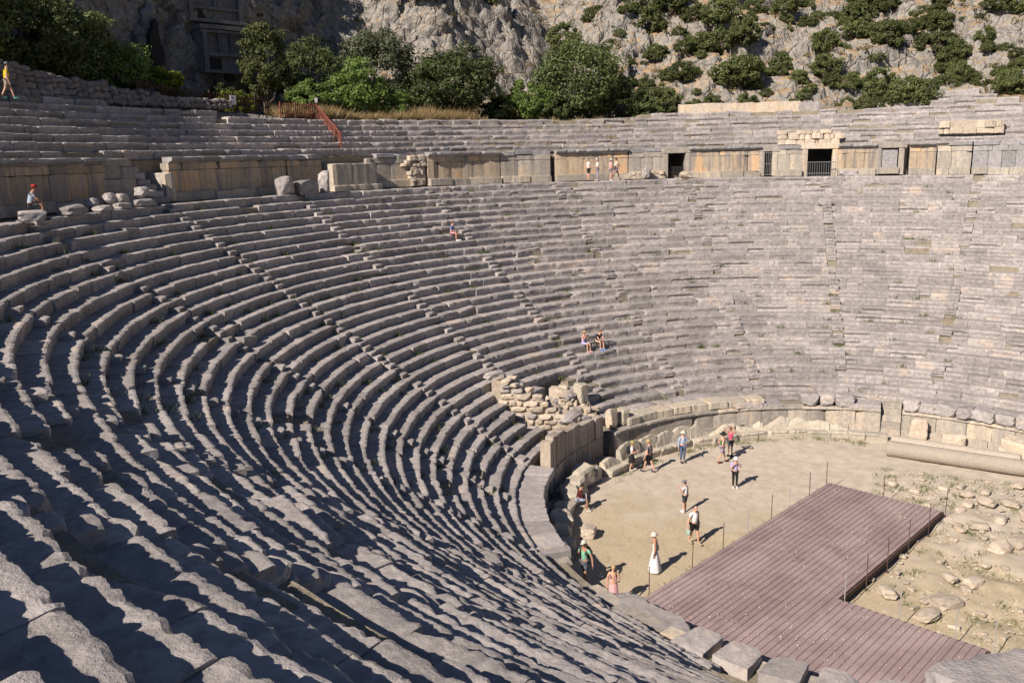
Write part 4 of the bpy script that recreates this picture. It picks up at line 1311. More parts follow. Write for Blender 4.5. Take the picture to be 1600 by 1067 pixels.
def tree(name, label, cat, pos, w, h, mat, seed, nclump=60, nleaf=7000, leaf=.16, trunk=.16, base=.12, group=None, d=None, clump=.26):
    root = thing(name, label, cat, tuple(pos), group)
    P, Nn, C, rng = crown_points(w, d or w, h, int(nclump * 2.2), int(nleaf * 1.9), seed, base, clump * .74)
    V, F = leaves(P, Nn, leaf * .74, rng)
    pos = np.array(pos, float)
    cr = obj("crown", V + pos, F, mat, root, loc=pos)
    mb = MB()
    mb.tube([pos + [0, 0, -.6], pos + [.05 * w * rng.normal(), .05 * w * rng.normal(), h * .25], pos + [.04 * w * rng.normal(), .04 * w * rng.normal(), h * .6]], [trunk, trunk * .75, trunk * .3], 7)
    for i in rng.choice(len(C), min(9, len(C)), replace=False):
        mb.tube([pos + [0, 0, h * .12], pos + C[i] * .55 + np.array([0, 0, -.04 * h]), pos + C[i]], [trunk * .5, trunk * .3, trunk * .1], 5)
    mb.build("trunk", M_BARK, root, loc=pos)
    return root

def copy_tree(src, pos, rot, sc, label):
    r = src.copy(); COL.objects.link(r); r.location = tuple(pos); r.rotation_euler = (0, 0, rot); r.scale = (sc[0], sc[1], sc[2]); r["label"] = label
    for ch in src.children:
        c = ch.copy(); COL.objects.link(c); c.parent = r
    return r

def hill_z(az, r):
    """height of the built hillside at a direction and radius on its lower terrace"""
    i = int(np.argmin(np.abs(HAZ - az))); row = HP[i * len(HT):(i + 1) * len(HT)]
    rr_ = np.hypot(row[:, 0], row[:, 1])
    return float(row[int(np.argmin(np.abs(rr_[:60] - r)))][2])
def at(az, r, dz=0.0):
    p_ = pol(r, az); p_[2] = hill_z(az, r) + dz; return p_
GT = "trees and bushes on the upper rim"
tree("rim_tree", "big dense dark green tree, tallest on the rim, its crown hanging over the top seats", "tree", at(36.0, 46.0, -.6), 9.6, 7.8, M_LEAF, 1, 95, 15000, .17, .28, .02, GT)
tree("rim_tree", "broad round dark green tree on the rim above the dry grass", "tree", at(50.5, 47.0, -.2), 9.2, 6.6, M_LEAF, 2, 90, 14000, .17, .26, .02, GT)
tree("rim_bush", "dark green bush hugging the left foot of the tallest rim tree", "bush", at(42.2, 45.3, -.5), 5.4, 4.2, M_LEAF3, 3, 40, 5500, .15, .14, .0, GT)
tree("rim_bush", "dark green bush right of the tallest rim tree", "bush", at(31.0, 45.8, -.3), 5.0, 4.2, M_LEAF, 4, 40, 5500, .15, .14, .0, GT)
tree("rim_bush", "smaller dull green bush at the left end of the long pale rim block", "bush", at(26.6, 46.0, -.2), 3.8, 3.3, M_MAQUIS, 5, 32, 4200, .14, .10, .0, GT)
tree("olive_tree", "grey green olive like tree behind the fresh green bushes", "tree", at(56.3, 50.5, 0), 7.6, 7.6, M_LEAF2, 6, 60, 8500, .16, .2, .10, GT)
tree("rim_bush", "fresh green bush left of the broad round tree", "bush", at(61.1, 46.3, 0), 5.4, 4.6, M_LEAF3, 7, 46, 6000, .15, .12, .0, GT)
tree("rim_bush", "light green low bush behind the top of the brown railing", "bush", at(66.1, 46.6, 0), 4.6, 2.9, M_LEAF3, 8, 40, 5200, .13, .08, .0, GT)
tree("rim_bush", "dark bushy growth filling the shade behind the railing bushes", "bush", at(62.1, 52.0, 0), 7.0, 7.0, M_LEAF, 9, 55, 7000, .16, .15, .0, GT)
tree("cliff_tree", "dull olive tree standing before the rock tombs behind the picket fence", "tree", at(68.9, 49.0, 0), 4.6, 6.6, M_MAQUIS, 10, 55, 8000, .13, .18, .14, GT)
tree("cliff_bush", "low dark bush under the cave left of the olive tree", "bush", at(73.1, 49.0, 0), 3.6, 2.6, M_LEAF, 11, 30, 3500, .13, .08, .0, GT)
tree("cliff_bush", "yellow green leafy bush catching sun behind the picket fence below the tall cave", "bush", at(81.2, 46.6, 0), 3.4, 3.0, M_LEAF4, 12, 36, 4200, .12, .08, .0, GT)
tree("cliff_tree", "dark leafy tree with yellow tips left of the tall cave", "tree", at(84.2, 47.4, 0), 5.0, 4.8, M_LEAF3, 13, 50, 6000, .14, .14, .0, GT)
tree("cliff_tree", "dark tree mass above the dry stone bank right of the man in yellow", "tree", at(87.6, 47.6, 0), 6.4, 6.0, M_LEAF, 14, 60, 7500, .15, .18, .0, GT)
tree("cliff_tree", "darkest tree mass at the top left edge above the man in yellow", "tree", at(92.0, 47.4, 0), 7.5, 7.2, M_LEAF, 15, 70, 8500, .15, .2, .0, GT)
tree("cliff_tree", "unseen tall dark tree added outside the left edge to shade the bank", "tree", at(99.0, 47.4, 0), 9.0, 9.0, M_LEAF, 16, 75, 9000, .17, .22, .0, GT)  # out-of-view tree, put in for the shadow it throws on the left rim
tree("cliff_bush", "dark shrub clinging to the cliff top right of the rock tombs", "bush", hill_point(62.5, 27), 5.0, 4.0, M_LEAF, 18, 34, 4200, .15, .1, .0, GT)
tree("bright_weeds", "patch of tall bright yellow green weeds behind the fence sign", "plant", at(74.4, 46.2, -.1), 3.4, 2.0, M_LEAF4, 19, 30, 3600, .09, .03, .0)

for az_, r_, w_, h_, m_, lab_ in ((45.6, 45.6, 3.6, 2.9, M_LEAF, "low dark bush filling the gap between the two largest rim trees"), (57.6, 45.9, 4.2, 3.2, M_LEAF3, "low olive green bush at the left foot of the broad round tree"),
                                 (64.0, 47.6, 4.0, 3.6, M_LEAF2, "greyish bush between the railing and the fresh green bush"), (29.0, 45.2, 3.2, 2.6, M_LEAF, "low bush linking the rim bushes left of the pale rim block"), (39.5, 44.9, 4.6, 2.7, M_LEAF, "low skirt of leaves under the tallest rim tree")):
    tree("rim_bush", lab_, "bush", at(az_, r_, -.5), w_, h_, m_, int(az_ * 10), 34, 4600, .14, .08, .0, GT)
# hillside shrubs: a few kinds, then copies
KINDS = []
for q in range(6):
    KINDS.append((3.4 + .3 * q, 2.6 + .18 * ((q * 3) % 5)))
SHRUBS = [(25.25, 19.8, 4.7, "high on the slope left of the pale rim block", "second widest "),
          (22.75, 21.9, 5.4, "high on the slope left of the pale rim block", "widest "),
          (20.5, 20.1, 4.0, "high on the slope above the pale rim block's left half", "second widest "),
          (18.5, 17.4, 4.6, "high on the slope above the pale rim block's left half", "widest "),
          (20.5, 14.7, 4.5, "halfway up above the pale rim block's left half", "second widest "),
          (18.5, 14.4, 5.1, "halfway up above the pale rim block's left half", "widest "),
          (16.5, 12.9, 3.8, "halfway up above the pale rim block's right half", "widest "),
          (19.25, 24.6, 4.1, "at the slope top above the pale rim block's left half", "widest "),
          (20.5, 25.5, 3.5, "at the slope top above the pale rim block's left half", "second widest "),
          (14.5, 21.9, 4.0, "at the slope top above the pale rim block's right half", "widest "),
          (12.0, 20.7, 4.0, "high on the slope above the pale rim block's right half", "widest "),
          (10.5, 23.7, 3.4, "at the slope top above the pale rim block's right half", "second widest "),
          (12.75, 12.0, 2.9, "halfway up above the pale rim block's right half", "second widest "),
          (16.75, 8.0, 4.9, "at the slope foot above the pale rim block's right half", ""),
          (18.5, 7.5, 4.3, "at the slope foot above the pale rim block's left half", ""),
          (23.25, 9.0, 3.7, "at the slope foot left of the pale rim block", ""),
          (22.0, 14.4, 3.2, "halfway up above the pale rim block's left half", "third widest "),
          (15.25, 11.0, 2.5, "low on the slope above the pale rim block's right half", "widest "),
          (14.0, 18.0, 1.7, "high on the slope above the pale rim block's right half", "second widest "),
          (11.0, 8.5, 2.1, "low on the slope above the pale rim block's right half", "second widest "),
          (8.5, 14.1, 3.8, "halfway up above the wide railed opening", ""),
          (8.5, 10.0, 3.6, "low on the slope above the wide railed opening", ""),
          (6.25, 8.0, 3.0, "low on the slope right of the railed opening", ""),
          (5.25, 16.5, 4.4, "high on the slope right of the railed opening", "widest "),
          (5.5, 19.5, 3.9, "high on the slope right of the railed opening", "second widest "),
          (2.75, 12.9, 3.7, "halfway up above the cream squared rim block", ""),
          (4.25, 16.2, 3.1, "high on the slope right of the railed opening", "third widest "),
          (3.25, 7.5, 4.1, "low on the slope above the cream squared rim block", "widest "),
          (1.5, 8.0, 3.5, "low on the slope above the cream squared rim block", "second widest "),
          (-1.25, 13.5, 4.8, "halfway up above the plain grey wall", ""),
          (-3.25, 12.6, 3.5, "halfway up above the far right rubble patch", "widest "),
          (-2.0, 17.4, 3.1, "high on the slope above the plain grey wall", ""),
          (-5.75, 14.7, 2.7, "high on the slope above the far right rubble patch", ""),
          (1.5, 17.4, 1.9, "high on the slope above the cream squared rim block", ""),
          (-0.25, 20.7, 2.5, "at the slope top above the plain grey wall", ""),
          (-3.0, 8.0, 3.4, "low on the slope above the far right rubble patch", "widest "),
          (-4.0, 9.5, 2.9, "halfway up above the far right rubble patch", "second widest "),
          (-2.75, 11.5, 2.9, "halfway up above the far right rubble patch", "third widest "),
          (-6.0, 12.6, 1.7, "halfway up above the far right rubble patch", "narrowest "),
          (-8.5, 12.0, 1.7, "halfway up beside the right edge", "second widest "),
          (-8.0, 18.6, 4.8, "at the slope top beside the right edge", "widest "),
          (-6.5, 18.0, 3.6, "at the slope top beside the right edge", "second widest "),
          (-8.5, 4.5, 3.2, "at the slope foot beside the right edge", ""),
          (-9.0, 9.0, 2.2, "halfway up beside the right edge", "widest "),
          (0.5, 0.0, 4.3, "at the slope foot above the cream squared rim block", "widest "),
          (-0.75, 0.0, 3.2, "at the slope foot above the plain grey wall", ""),
          (5.0, 0.0, 2.2, "at the slope foot right of the railed opening", "second widest "),
          (3.0, 0.0, 2.7, "at the slope foot above the cream squared rim block", "second widest "),
          (4.75, 6.5, 2.3, "at the slope foot right of the railed opening", "widest "),
          (9.75, 7.0, 2.1, "at the slope foot above the wide railed opening", ""),
          (6.25, 5.5, 1.7, "at the slope foot right of the railed opening", "third widest "),
          (-4.75, 6.5, 2.8, "low on the slope above the far right rubble patch", "second widest "),
          (-6.0, 6.0, 1.7, "low on the slope above the far right rubble patch", "third widest "),
          (7.5, 21.3, 2.6, "at the slope top above the wide railed opening", ""),
          (5.0, 23.1, 4.0, "at the slope top right of the railed opening", ""),
          (2.75, 21.9, 3.2, "at the slope top above the cream squared rim block", ""),
          (25.25, 14.1, 3.2, "halfway up left of the pale rim block", ""),
          (26.25, 23.7, 3.4, "at the slope top above the tallest rim tree", ""),
          (29.25, 17.1, 2.6, "halfway up above the tallest rim tree", "second widest "),
          (40.75, 22.5, 2.6, "high on the slope on the bluff left of the tallest tree", "second widest "),
          (44.75, 24.9, 3.9, "at the slope top on the bluff left of the tallest tree", "widest "),
          (48.75, 21.0, 3.1, "high on the slope on the bluff left of the tallest tree", "widest "),
          (50.75, 23.4, 3.8, "at the slope top on the bluff left of the tallest tree", "second widest "),
          (32.75, 21.3, 4.7, "high on the slope above the tallest rim tree", "widest "),
          (29.75, 23.1, 4.1, "high on the slope above the tallest rim tree", "second widest "),
          (34.75, 17.1, 3.2, "halfway up above the tallest rim tree", "widest ")]
src = []
GS = "evergreen shrubs on the sunlit hillside"
for q, (w_, h_) in enumerate(KINDS):
    src.append(None)
rng = np.random.default_rng(5)
SHADE = ["dark", "dull green", "rounded", "spreading", "ragged", "dense"]
for i, (az, tt, wid, where, rank) in enumerate(SHRUBS):
    q = i % 6; w_, h_ = KINDS[q]
    p_ = hill_point(az, tt) + np.array([0, 0, -.35])
    lab = rank + SHADE[q] + " shrub " + where
    sc = .92 * wid / w_
    if src[q] is None:
        src[q] = tree("hill_shrub", lab, "shrub", p_, w_, h_, M_MAQUIS, 40 + q, 34, 3600, .15, .12, .0, GS, clump=.3)
        src[q].scale = (sc, sc, sc * rng.uniform(.85, 1.1)); src[q].rotation_euler = (0, 0, rng.uniform(0, 6.28))
    else:
        copy_tree(src[q], p_, rng.uniform(0, 6.28), (sc, sc, sc * rng.uniform(.85, 1.15)), lab)
BANDS = [(26.0, "left of the pale rim block"), (21.0, "above the pale rim block's left half"), (15.5, "above the pale rim block's right half"), (9.5, "above the wide railed opening"), (4.0, "right of the railed opening"),
         (-1.0, "above the blocked niche"), (-6.0, "above the far right rubble patch"), (-99, "beside the right edge")]
small = []
for i in range(150):
    az, tt = rng.uniform(-10, 29), rng.uniform(4, 30)
    small.append((az, tt, rng.uniform(.7, 2.3), i % 6))
ORDW = ["first", "second", "third", "fourth", "fifth", "sixth", "seventh", "eighth", "ninth", "tenth", "eleventh", "twelfth", "thirteenth", "fourteenth", "fifteenth", "sixteenth", "seventeenth", "eighteenth", "nineteenth", "twentieth", "penultimate", "last"]
for bi, (lim, blab) in enumerate(BANDS):
    hi = 99 if bi == 0 else BANDS[bi - 1][0]
    for half, hlab in ((0, "lower slope"), (1, "upper slope")):
        sel = sorted([s_ for s_ in small if lim < s_[0] <= hi and (s_[1] > 16) == bool(half)], key=lambda s_: -s_[0])
        for n_, (az, tt, wd, q) in enumerate(sel):
            sc = wd / KINDS[q][0]
            copy_tree(src[q], hill_point(az, tt) + np.array([0, 0, -.2]), rng.uniform(0, 6.28), (sc, sc, sc * rng.uniform(.8, 1.1)),
                      ORDW[n_] + " small shrub from left " + hlab + " " + blab)["group"] = "small shrubs scattered among the hillside rocks"
# tiny dry scrub on the rocks, too many to count
PP, NN = [], []
for i in range(420):
    az, tt = rng.uniform(-16, 66), rng.uniform(3, 44)
    p_ = hill_point(az, tt); s_ = rng.uniform(.25, .8)
    n_ = int(38 * s_) + 8
    v = rng.normal(size=(n_, 3)); v[:, 2] = np.abs(v[:, 2])
    PP.append(p_ + v * np.array([.5, .5, .4]) * s_); NN.append(v)
V, F = leaves(np.concatenate(PP), np.concatenate(NN), .13, rng)
obj("dry_scrub", V, F, M_DRYBUSH, kind="stuff", label="small dry scrub tufts scattered over the rocky hillside", loc=(40, 20, 20))

# tall dry grass on the rim
def blades(pts, hmin, hmax, wid, rng, lean=.25):
    n = len(pts); h = rng.uniform(hmin, hmax, n)
    th = rng.uniform(0, 6.28, n); a = np.stack([np.cos(th), np.sin(th), np.zeros(n)], 1) * wid
    t = np.stack([rng.normal(0, lean, n), rng.normal(0, lean, n), np.ones(n)], 1) * h[:, None]
    V = np.stack([pts - a, pts + a, pts + t * .6 + a * .7, pts + t], 1).reshape(-1, 3)
    return V, np.arange(4 * n).reshape(n, 4)
pts = []
for i in range(17000):
    az = rng.uniform(49.0, 71.5); r = 43.2 + rng.random() ** 1.3 * 2.6
    dens = .5 + .5 * float(vnoise(np.array([[az * .8, r * .9, 0.0]]), 4)[0])
    if rng.random() > .25 + dens: continue
    pts.append(at(az, r, -.05))
pts = np.array(pts)
hg = np.clip(.55 + .75 * fbm(pts * .55, 3, 6), .12, 1.3)
V, F = blades(pts, .45, 1.2, .022, rng, .42)
Vb_ = V.reshape(-1, 4, 3); Vb_[:, :, 2] = pts[:, None, 2] + (Vb_[:, :, 2] - pts[:, None, 2]) * hg[:, None]; V = Vb_.reshape(-1, 3)
obj("dry_grass", V, F, M_STRAW, kind="stuff", label="tall golden dry grass along the upper rim", loc=(20, 38, 19))
# dry tufts among the upper seats and weeds in the joints
def tufts(spots, hmin, hmax, n, spread, wid):
    P_ = []
    for s_ in spots:
        m = int(n * rng.uniform(.6, 1.4)); P_.append(np.array(s_) + np.concatenate([rng.normal(0, spread, (m, 2)), np.full((m, 1), -.03)], 1))
    return blades(np.concatenate(P_), hmin, hmax, wid, rng, .4)
sp = []
for i in range(70):
    az = rng.uniform(-10, 60); j = rng.integers(0, 7)
    if rng.random() < .45: az = rng.normal(38, 5); 
    sp.append(pol(RW + .4 + DR * j + .62, az, 16.65 + DH * j))
V, F = tufts(sp, .15, .5, 26, .16, .014)
obj("dry_tufts", V, F, M_STRAW, kind="stuff", label="small dry grass tufts between the upper seats", loc=(30, 22, 17))
sp = []
for i in range(340):
    k = int(rng.integers(0, 29)); az = rng.uniform(-10, 100) if rng.random() < .6 else rng.uniform(95, 146)
    if rng.random() < .3: az = STAIRS[rng.integers(0, 9)] + rng.normal(0, 1.0)
    sp.append(pol(R0 + k * DR + .60 + float(warp(az, k)), az, Z0 + k * DH - .01 + float(settle(az, k))))
V, F = tufts(sp, .08, .34, 34, .15, .014)
obj("weeds", V, F, M_WEED, kind="stuff", label="small green and straw weeds rooted in the joints of the seats", loc=(0, 20, 8))
sp = []
for i in range(190):
    x, y = rng.uniform(-8.5, 8.5), rng.uniform(-6.8, .5)
    u, v = np.dot(np.array([x, y]) - DO, DU), np.dot(np.array([x, y]) - DO, DV)
    if (v < 5.35 and u > -.05) or (u > 10.6 and v < 10.4): continue
    sp.append((x, y, .0))
for i in range(60):
    u = rng.uniform(0, 15); q = DO + DU * u + DV * -rng.uniform(.05, .35); sp.append((q[0], q[1], 0))
for i in range(45):
    q = pol(13.0 - abs(rng.normal(0, .3)), rng.uniform(3, 90)); sp.append((q[0], q[1], 0))
V, F = tufts(sp, .05, .22, 30, .16, .010)
obj("pit_grass", V, F, M_WEED, kind="stuff", label="thin green and dry grass in the dug patch and round the deck", loc=(2, -3, 0))
pts = rng.uniform(-1, 1, (26000, 2)) * 12.8
ok = (np.hypot(pts[:, 0], pts[:, 1]) < 12.8)
u = (pts - DO) @ DU; v = (pts - DO) @ DV
ok &= (v < -.1) & (pts[:, 0] < 6 + rng.normal(0, 2, len(pts)))
ok &= (.5 + .5 * fbm(np.concatenate([pts * .55, np.zeros((len(pts), 1))], 1), 3, 12)) > rng.random(len(pts)) * 1.1
pts = pts[ok]
V, F = blades(np.concatenate([pts, np.full((len(pts), 1), -.02)], 1), .02, .07, .012, rng, .8)
obj("dry_turf", V, F, M_STRAW, kind="stuff", label="short trampled straw coloured turf in the orchestra", loc=(-3, 7, 0))

# ------------------------------------------------------------------ dry stone bank, fences, tombs
M_DARKSTONE = stone_mat("dull_fieldstone", (.16, .14, .125), (.27, .24, .21), (.34, .28, .21), .7, .62)
bank = thing("dry_stone_bank", "dry stone bank of rough fieldstones above the top seats on the left", "stone wall", tuple(pol(43.6, 92, 19.6)))
rngb = np.random.default_rng(8)
cnt = 0
stuffV, stuffF, stn = [], [], 0
a = 104.0
while a > 76.5:
    top = np.interp(a, [79, 82, 86, 90, 95, 99, 104], [.45, .5, .75, 1.15, 1.5, 2.0, 2.1])
    zz = 0.0
    da = math.degrees(rngb.uniform(.36, .62) / 43.8)
    while zz < top:
        h_ = rngb.uniform(.26, .42)
        pos = pol(43.9 + zz * .28, a, 20.0 + zz); 
        V, F = boulder_shape((.5, math.radians(da) * 43.8 * 1.12, h_ * 1.12), int(rngb.integers(1e6)), 2, boxy=.4)
        R = np.array(Matrix.Rotation(math.radians(a), 3, 'Z')); V = V @ R.T + pos
        if cnt < 290:
            obj("fieldstone", V, F, M_DARKSTONE, bank); cnt += 1
        else:
            stuffV.append(V); stuffF += [[i_ + stn for i_ in f_] for f_ in F]; stn += len(V)
        zz += h_ * .92
    a -= da
if stuffV: obj("fieldstones", np.concatenate(stuffV), stuffF, M_DARKSTONE, bank, kind="stuff")
BB = []
ab = np.arange(79.0, 105.1, 1.0)
for a_ in ab:
    top = float(np.interp(a_, [79, 82, 86, 90, 95, 99, 104], [.45, .5, .75, 1.15, 1.5, 2.0, 2.1]))
    BB.append([pol(44.1, a_, 19.5), pol(44.1 + top * .28, a_, 20.0 + top * .97), pol(46.0, a_, 20.0 + top), pol(50, a_, 20.3 + top)])
BB = np.array(BB)
obj("backfill", BB.reshape(-1, 3), grid_faces(len(ab), 4), M_BANK, bank)

M_FWOOD = plain_mat("dark_brown_fence_wood", (.055, .032, .022), .8, .3)
M_RWOOD = plain_mat("red_brown_fence_wood", (.19, .062, .045), .7, .25)
M_SIGN = plain_mat("white_sign_board", (.74, .72, .72), .5, .05)
M_INK = plain_mat("grey_sign_print", (.22, .22, .26), .6, .05)
fen = thing("picket_fence", "dark brown picket fence along the rim below the cliff", "fence", tuple(pol(44.2, 79, 20)))
az = 84.9; i = 0
def fz(a_): return float(np.interp(a_, [71.5, 74, 78, 82, 85, 87.5], [19.75, 19.85, 19.95, 20.15, 20.45, 20.75]))
while az > 71.8:
    q = pol(44.9, az); z_ = fz(az); up = rngb.normal(0, .03)
    if i % 9 == 0: MB().box((q[0], q[1], z_ + .55), (.10, .12, 1.3), math.radians(az)).build("post", M_FWOOD, fen)
    else: MB().box((q[0], q[1], z_ + .55 + up), (.03, .085, 1.0 + up), math.radians(az)).build("picket", M_FWOOD, fen)
    az -= math.degrees(.205 / 44.9); i += 1
for h_ in (.28, .82):
    pts_ = [pol(44.85, a_, fz(a_) + h_) for a_ in np.arange(71.8, 87.3, 1.5)]
    MB().tube(pts_, .035, 5).build("rail", M_FWOOD, fen)
sg = thing("fence_sign", "small white notice board with grey print on the picket fence", "sign", tuple(pol(44.7, 75.6, 20.2)))
q = pol(44.75, 75.6, 20.52)
MB().box(q, (.03, .46, .62), math.radians(75.6)).build("board", M_SIGN, sg)
mb = MB()
for i in range(3): mb.box(pol(44.73, 75.6, 20.46 - i * .09), (.008, .32 - .06 * (i == 2), .03), math.radians(75.6))
mb.lathe([(.085, 0), (.085, .006)], (0, 0, 0), 12) if False else mb.box(pol(44.73, 75.6, 20.66), (.008, .17, .15), math.radians(75.6))
mb.build("print", M_INK, sg)
rl = thing("stair_railing", "red brown wooden railing turning down over the upper seats", "railing", tuple(pol(43, 68, 19.5)))
A0, A1, A2, A3 = pol(43.1, 72.1, 19.30), pol(43.0, 68.1, 19.30), pol(40.2, 68.5, 17.60), pol(39.3, 68.9, 17.15)
def rail_run(A, B, n):
    for f in (.30, .92): MB().tube([A + [0, 0, f], B + [0, 0, f]], .04, 5).build("rail", M_RWOOD, rl)
    ang = math.atan2(B[1] - A[1], B[0] - A[0])
    for i in range(n + 1):
        q = A + (B - A) * i / n
        big = i in (0, n) or i % 7 == 0
        MB().box(q + np.array([0, 0, .5 + .04 * big]), (.09 if big else .07, .09 if big else .035, 1.0 + .15 * big), ang).build("post" if big else "baluster", M_RWOOD, rl)
rail_run(A0, A1, 17); rail_run(A1, A2, 15); rail_run(A2, A3, 4)
for A, off in ((pol(43.05, 70.4, 19.3), pol(42.2, 71.4, 18.6)), (A1, pol(42.0, 69.2, 18.5)), (A2, pol(39.7, 69.6, 17.1))):
    MB().tube([A + [0, 0, .8], off + np.array([0, 0, .05])], .05, 5).build("brace", M_FWOOD, rl)
sg = thing("railing_sign", "small white notice plate on the corner post of the red brown railing", "sign", tuple(A1 + [0, 0, 1.1]))
MB().box(A1 + [0, 0, 1.28], (.03, .20, .34), math.radians(60)).build("plate", M_SIGN, sg)

# rock tombs in the cliff
M_TOMB = stone_mat("dark_tomb_rock", (.15, .14, .135), (.24, .225, .21), (.36, .30, .24), .68, .64, streak=.5, streak_col=(.12, .12, .12))
M_OPENING_DARK = plain_mat("painted_opening_dark", (.03, .028, .026), .95, .3)  # near-black colour painted in for the darkness inside cave and tomb mouths
def cliff_frame(az, t_):
    c = hill_point(az, t_); return c
def tomb(label, az, z0, w_, h_, rows):
    base = None
    i = int(np.argmin(np.abs(HAZ - az))); row = HP[i * len(HT):(i + 1) * len(HT)]
    j = int(np.argmin(np.abs(row[:, 2] - (z0 + h_ * .4)) + (np.hypot(row[:, 0], row[:, 1]) < 48) * 50))
    rf = np.hypot(row[j, 0], row[j, 1]) - 1.1
    root = thing("rock_tomb", label, "rock tomb", tuple(pol(rf, az, z0)))
    ang = math.radians(az)
    T = np.array([-math.sin(ang), math.cos(ang), 0]); Rr = np.array([math.cos(ang), math.sin(ang), 0])
    def bx(name, x, z, depth, sx, sz, sd, mat=M_TOMB):
        MB().box(pol(rf, az, z0 + z) + T * x + Rr * depth, (sd, sx, sz), ang).build(name, mat, root)
    bx("back_panel", 0, h_ / 2, 1.5, w_, h_, 1.6)
    bx("cornice", 0, h_ + .12, .55, w_ + .6, .30, 1.0); bx("cornice", 0, h_ - .18, .62, w_ + .25, .22, .7)
    bx("side_pilaster", -w_ / 2 + .18, h_ / 2 - .1, .55, .34, h_ - .3, .5); bx("side_pilaster", w_ / 2 - .18, h_ / 2 - .1, .55, .34, h_ - .3, .5)
    bx("sill_beam", 0, h_ * .42, .58, w_ - .5, .22, .5); bx("sill_beam", 0, .1, .5, w_ + .3, .25, .7)
    n = rows
    for k_ in range(n):
        x = (k_ - (n - 1) / 2) * (w_ - .8) / n
        bx("mullion", x + (w_ - .8) / n / 2, h_ * .7, .62, .16, h_ * .45, .35)
        bx("recess_panel", x, h_ * .7, .74, (w_ - .8) / n - .3, h_ * .36, .1)
    bx("door_shade_panel", w_ * .22, h_ * .20, .66, .9, h_ * .30, .12, M_OPENING_DARK)  # no real hole: a dark panel whose colour stands in for the doorway's shade
    return root
tomb("carved rock tomb front with framed panels beside the olive tree", 69.4, 23.2, 3.9, 3.3, 3)
tomb("upper carved rock tomb front with projecting beams at the top edge", 69.2, 27.2, 4.6, 2.6, 2)
def cave(label, az, z0, w_, h_, seed):
    i = int(np.argmin(np.abs(HAZ - az))); row = HP[i * len(HT):(i + 1) * len(HT)]
    j = int(np.argmin(np.abs(row[:, 2] - (z0 + h_ * .5)) + (np.hypot(row[:, 0], row[:, 1]) < 48) * 50))
    rf = np.hypot(row[j, 0], row[j, 1]) - .5
    rg = np.random.default_rng(seed); n = 18; ang = math.radians(az)
    T = np.array([-math.sin(ang), math.cos(ang), 0]); Rr = np.array([math.cos(ang), math.sin(ang), 0])
    root = thing("cave_opening", label, "cave", tuple(pol(rf, az, z0)))
    ring = []
    for k_ in range(n):
        t_ = 2 * math.pi * k_ / n; q_ = 1 + .18 * rg.normal()
        taper = .62 if math.sin(t_) > 0 else 1.0
        ring.append((math.cos(t_) * w_ / 2 * taper * q_, h_ / 2 + math.sin(t_) * h_ / 2 * (1 + .06 * rg.normal())))
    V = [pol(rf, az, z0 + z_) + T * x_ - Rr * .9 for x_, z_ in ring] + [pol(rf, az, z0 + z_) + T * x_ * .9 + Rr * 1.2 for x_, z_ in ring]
    obj("cave_shade_plug", np.array(V), [list(range(n))] + [[k_, (k_ + 1) % n, (k_ + 1) % n + n, k_ + n] for k_ in range(n)], M_OPENING_DARK, root)  # dark plug closing the mouth, the cave's shade put into its colour
    for k_ in range(n):
        x_, z_ = ring[k_]
        boulder("rim_rock", None, None, pol(rf, az, h_ / 2 + z0 + (z_ - h_ / 2) * 1.2 - .3) + T * x_ * 1.45, (.9, .9 * rg.uniform(.7, 1.3), .9 * rg.uniform(.6, 1.2)), seed * 50 + k_, M_TOMB, rg.uniform(0, 3), parent=root, boxy=.3, sink=0)
cave("tall narrow black cave cleft in the dark cliff", 76.0, 23.2, 1.3, 3.4, 4)
cave("small black cave hole below the carved tomb beside the olive tree", 69.0, 22.6, 1.0, .95, 5)
# ------------------------------------------------------------------ people
SKIN_JOBS = []
def cloth_mat(name, col, noise=.10): return plain_mat(name, tuple(x * .80 for x in col), .85, noise, 14, bump=.15)
M_SKIN = plain_mat("fair_skin", (.50, .29, .21), .55, .06)  # the skin's own even tone
M_SKIN2 = plain_mat("tanned_skin", (.36, .19, .13), .55, .06)
M_HAIRD = plain_mat("dark_hair", (.03, .02, .015), .6, .3)
M_HAIRG = plain_mat("grey_hair", (.32, .31, .30), .6, .2)
M_HAIRB = plain_mat("red_brown_hair", (.16, .06, .03), .6, .3)
M_HAIRL = plain_mat("blond_hair", (.42, .28, .14), .6, .2)
M_EYE = plain_mat("eye_dark", (.02, .015, .012), .3, .1)
M_LIP = plain_mat("lip_tone", (.36, .13, .11), .5, .05)
C = {k: cloth_mat(k + "_cloth", v) for k, v in dict(
    white=(.74, .73, .74), black=(.018, .018, .022), grey=(.17, .17, .20), green=(.02, .16, .05), mint=(.22, .50, .33), pink=(.62, .09, .20), pale_pink=(.72, .40, .41), lilac=(.46, .42, .70),
    sky=(.36, .44, .58), jeans=(.10, .13, .22), yellow=(.72, .55, .01), khaki=(.38, .31, .24), blue=(.14, .22, .55), maroon=(.09, .015, .02), straw=(.42, .31, .17), olive_straw=(.33, .31, .12), red=(.42, .03, .03),
    sage=(.36, .52, .45), mauve=(.33, .28, .36), slate=(.06, .065, .08), cream=(.62, .58, .52), teal=(.10, .40, .34), check=(.09, .10, .13), rose=(.58, .30, .33), blueshoe=(.10, .20, .55)).items()}

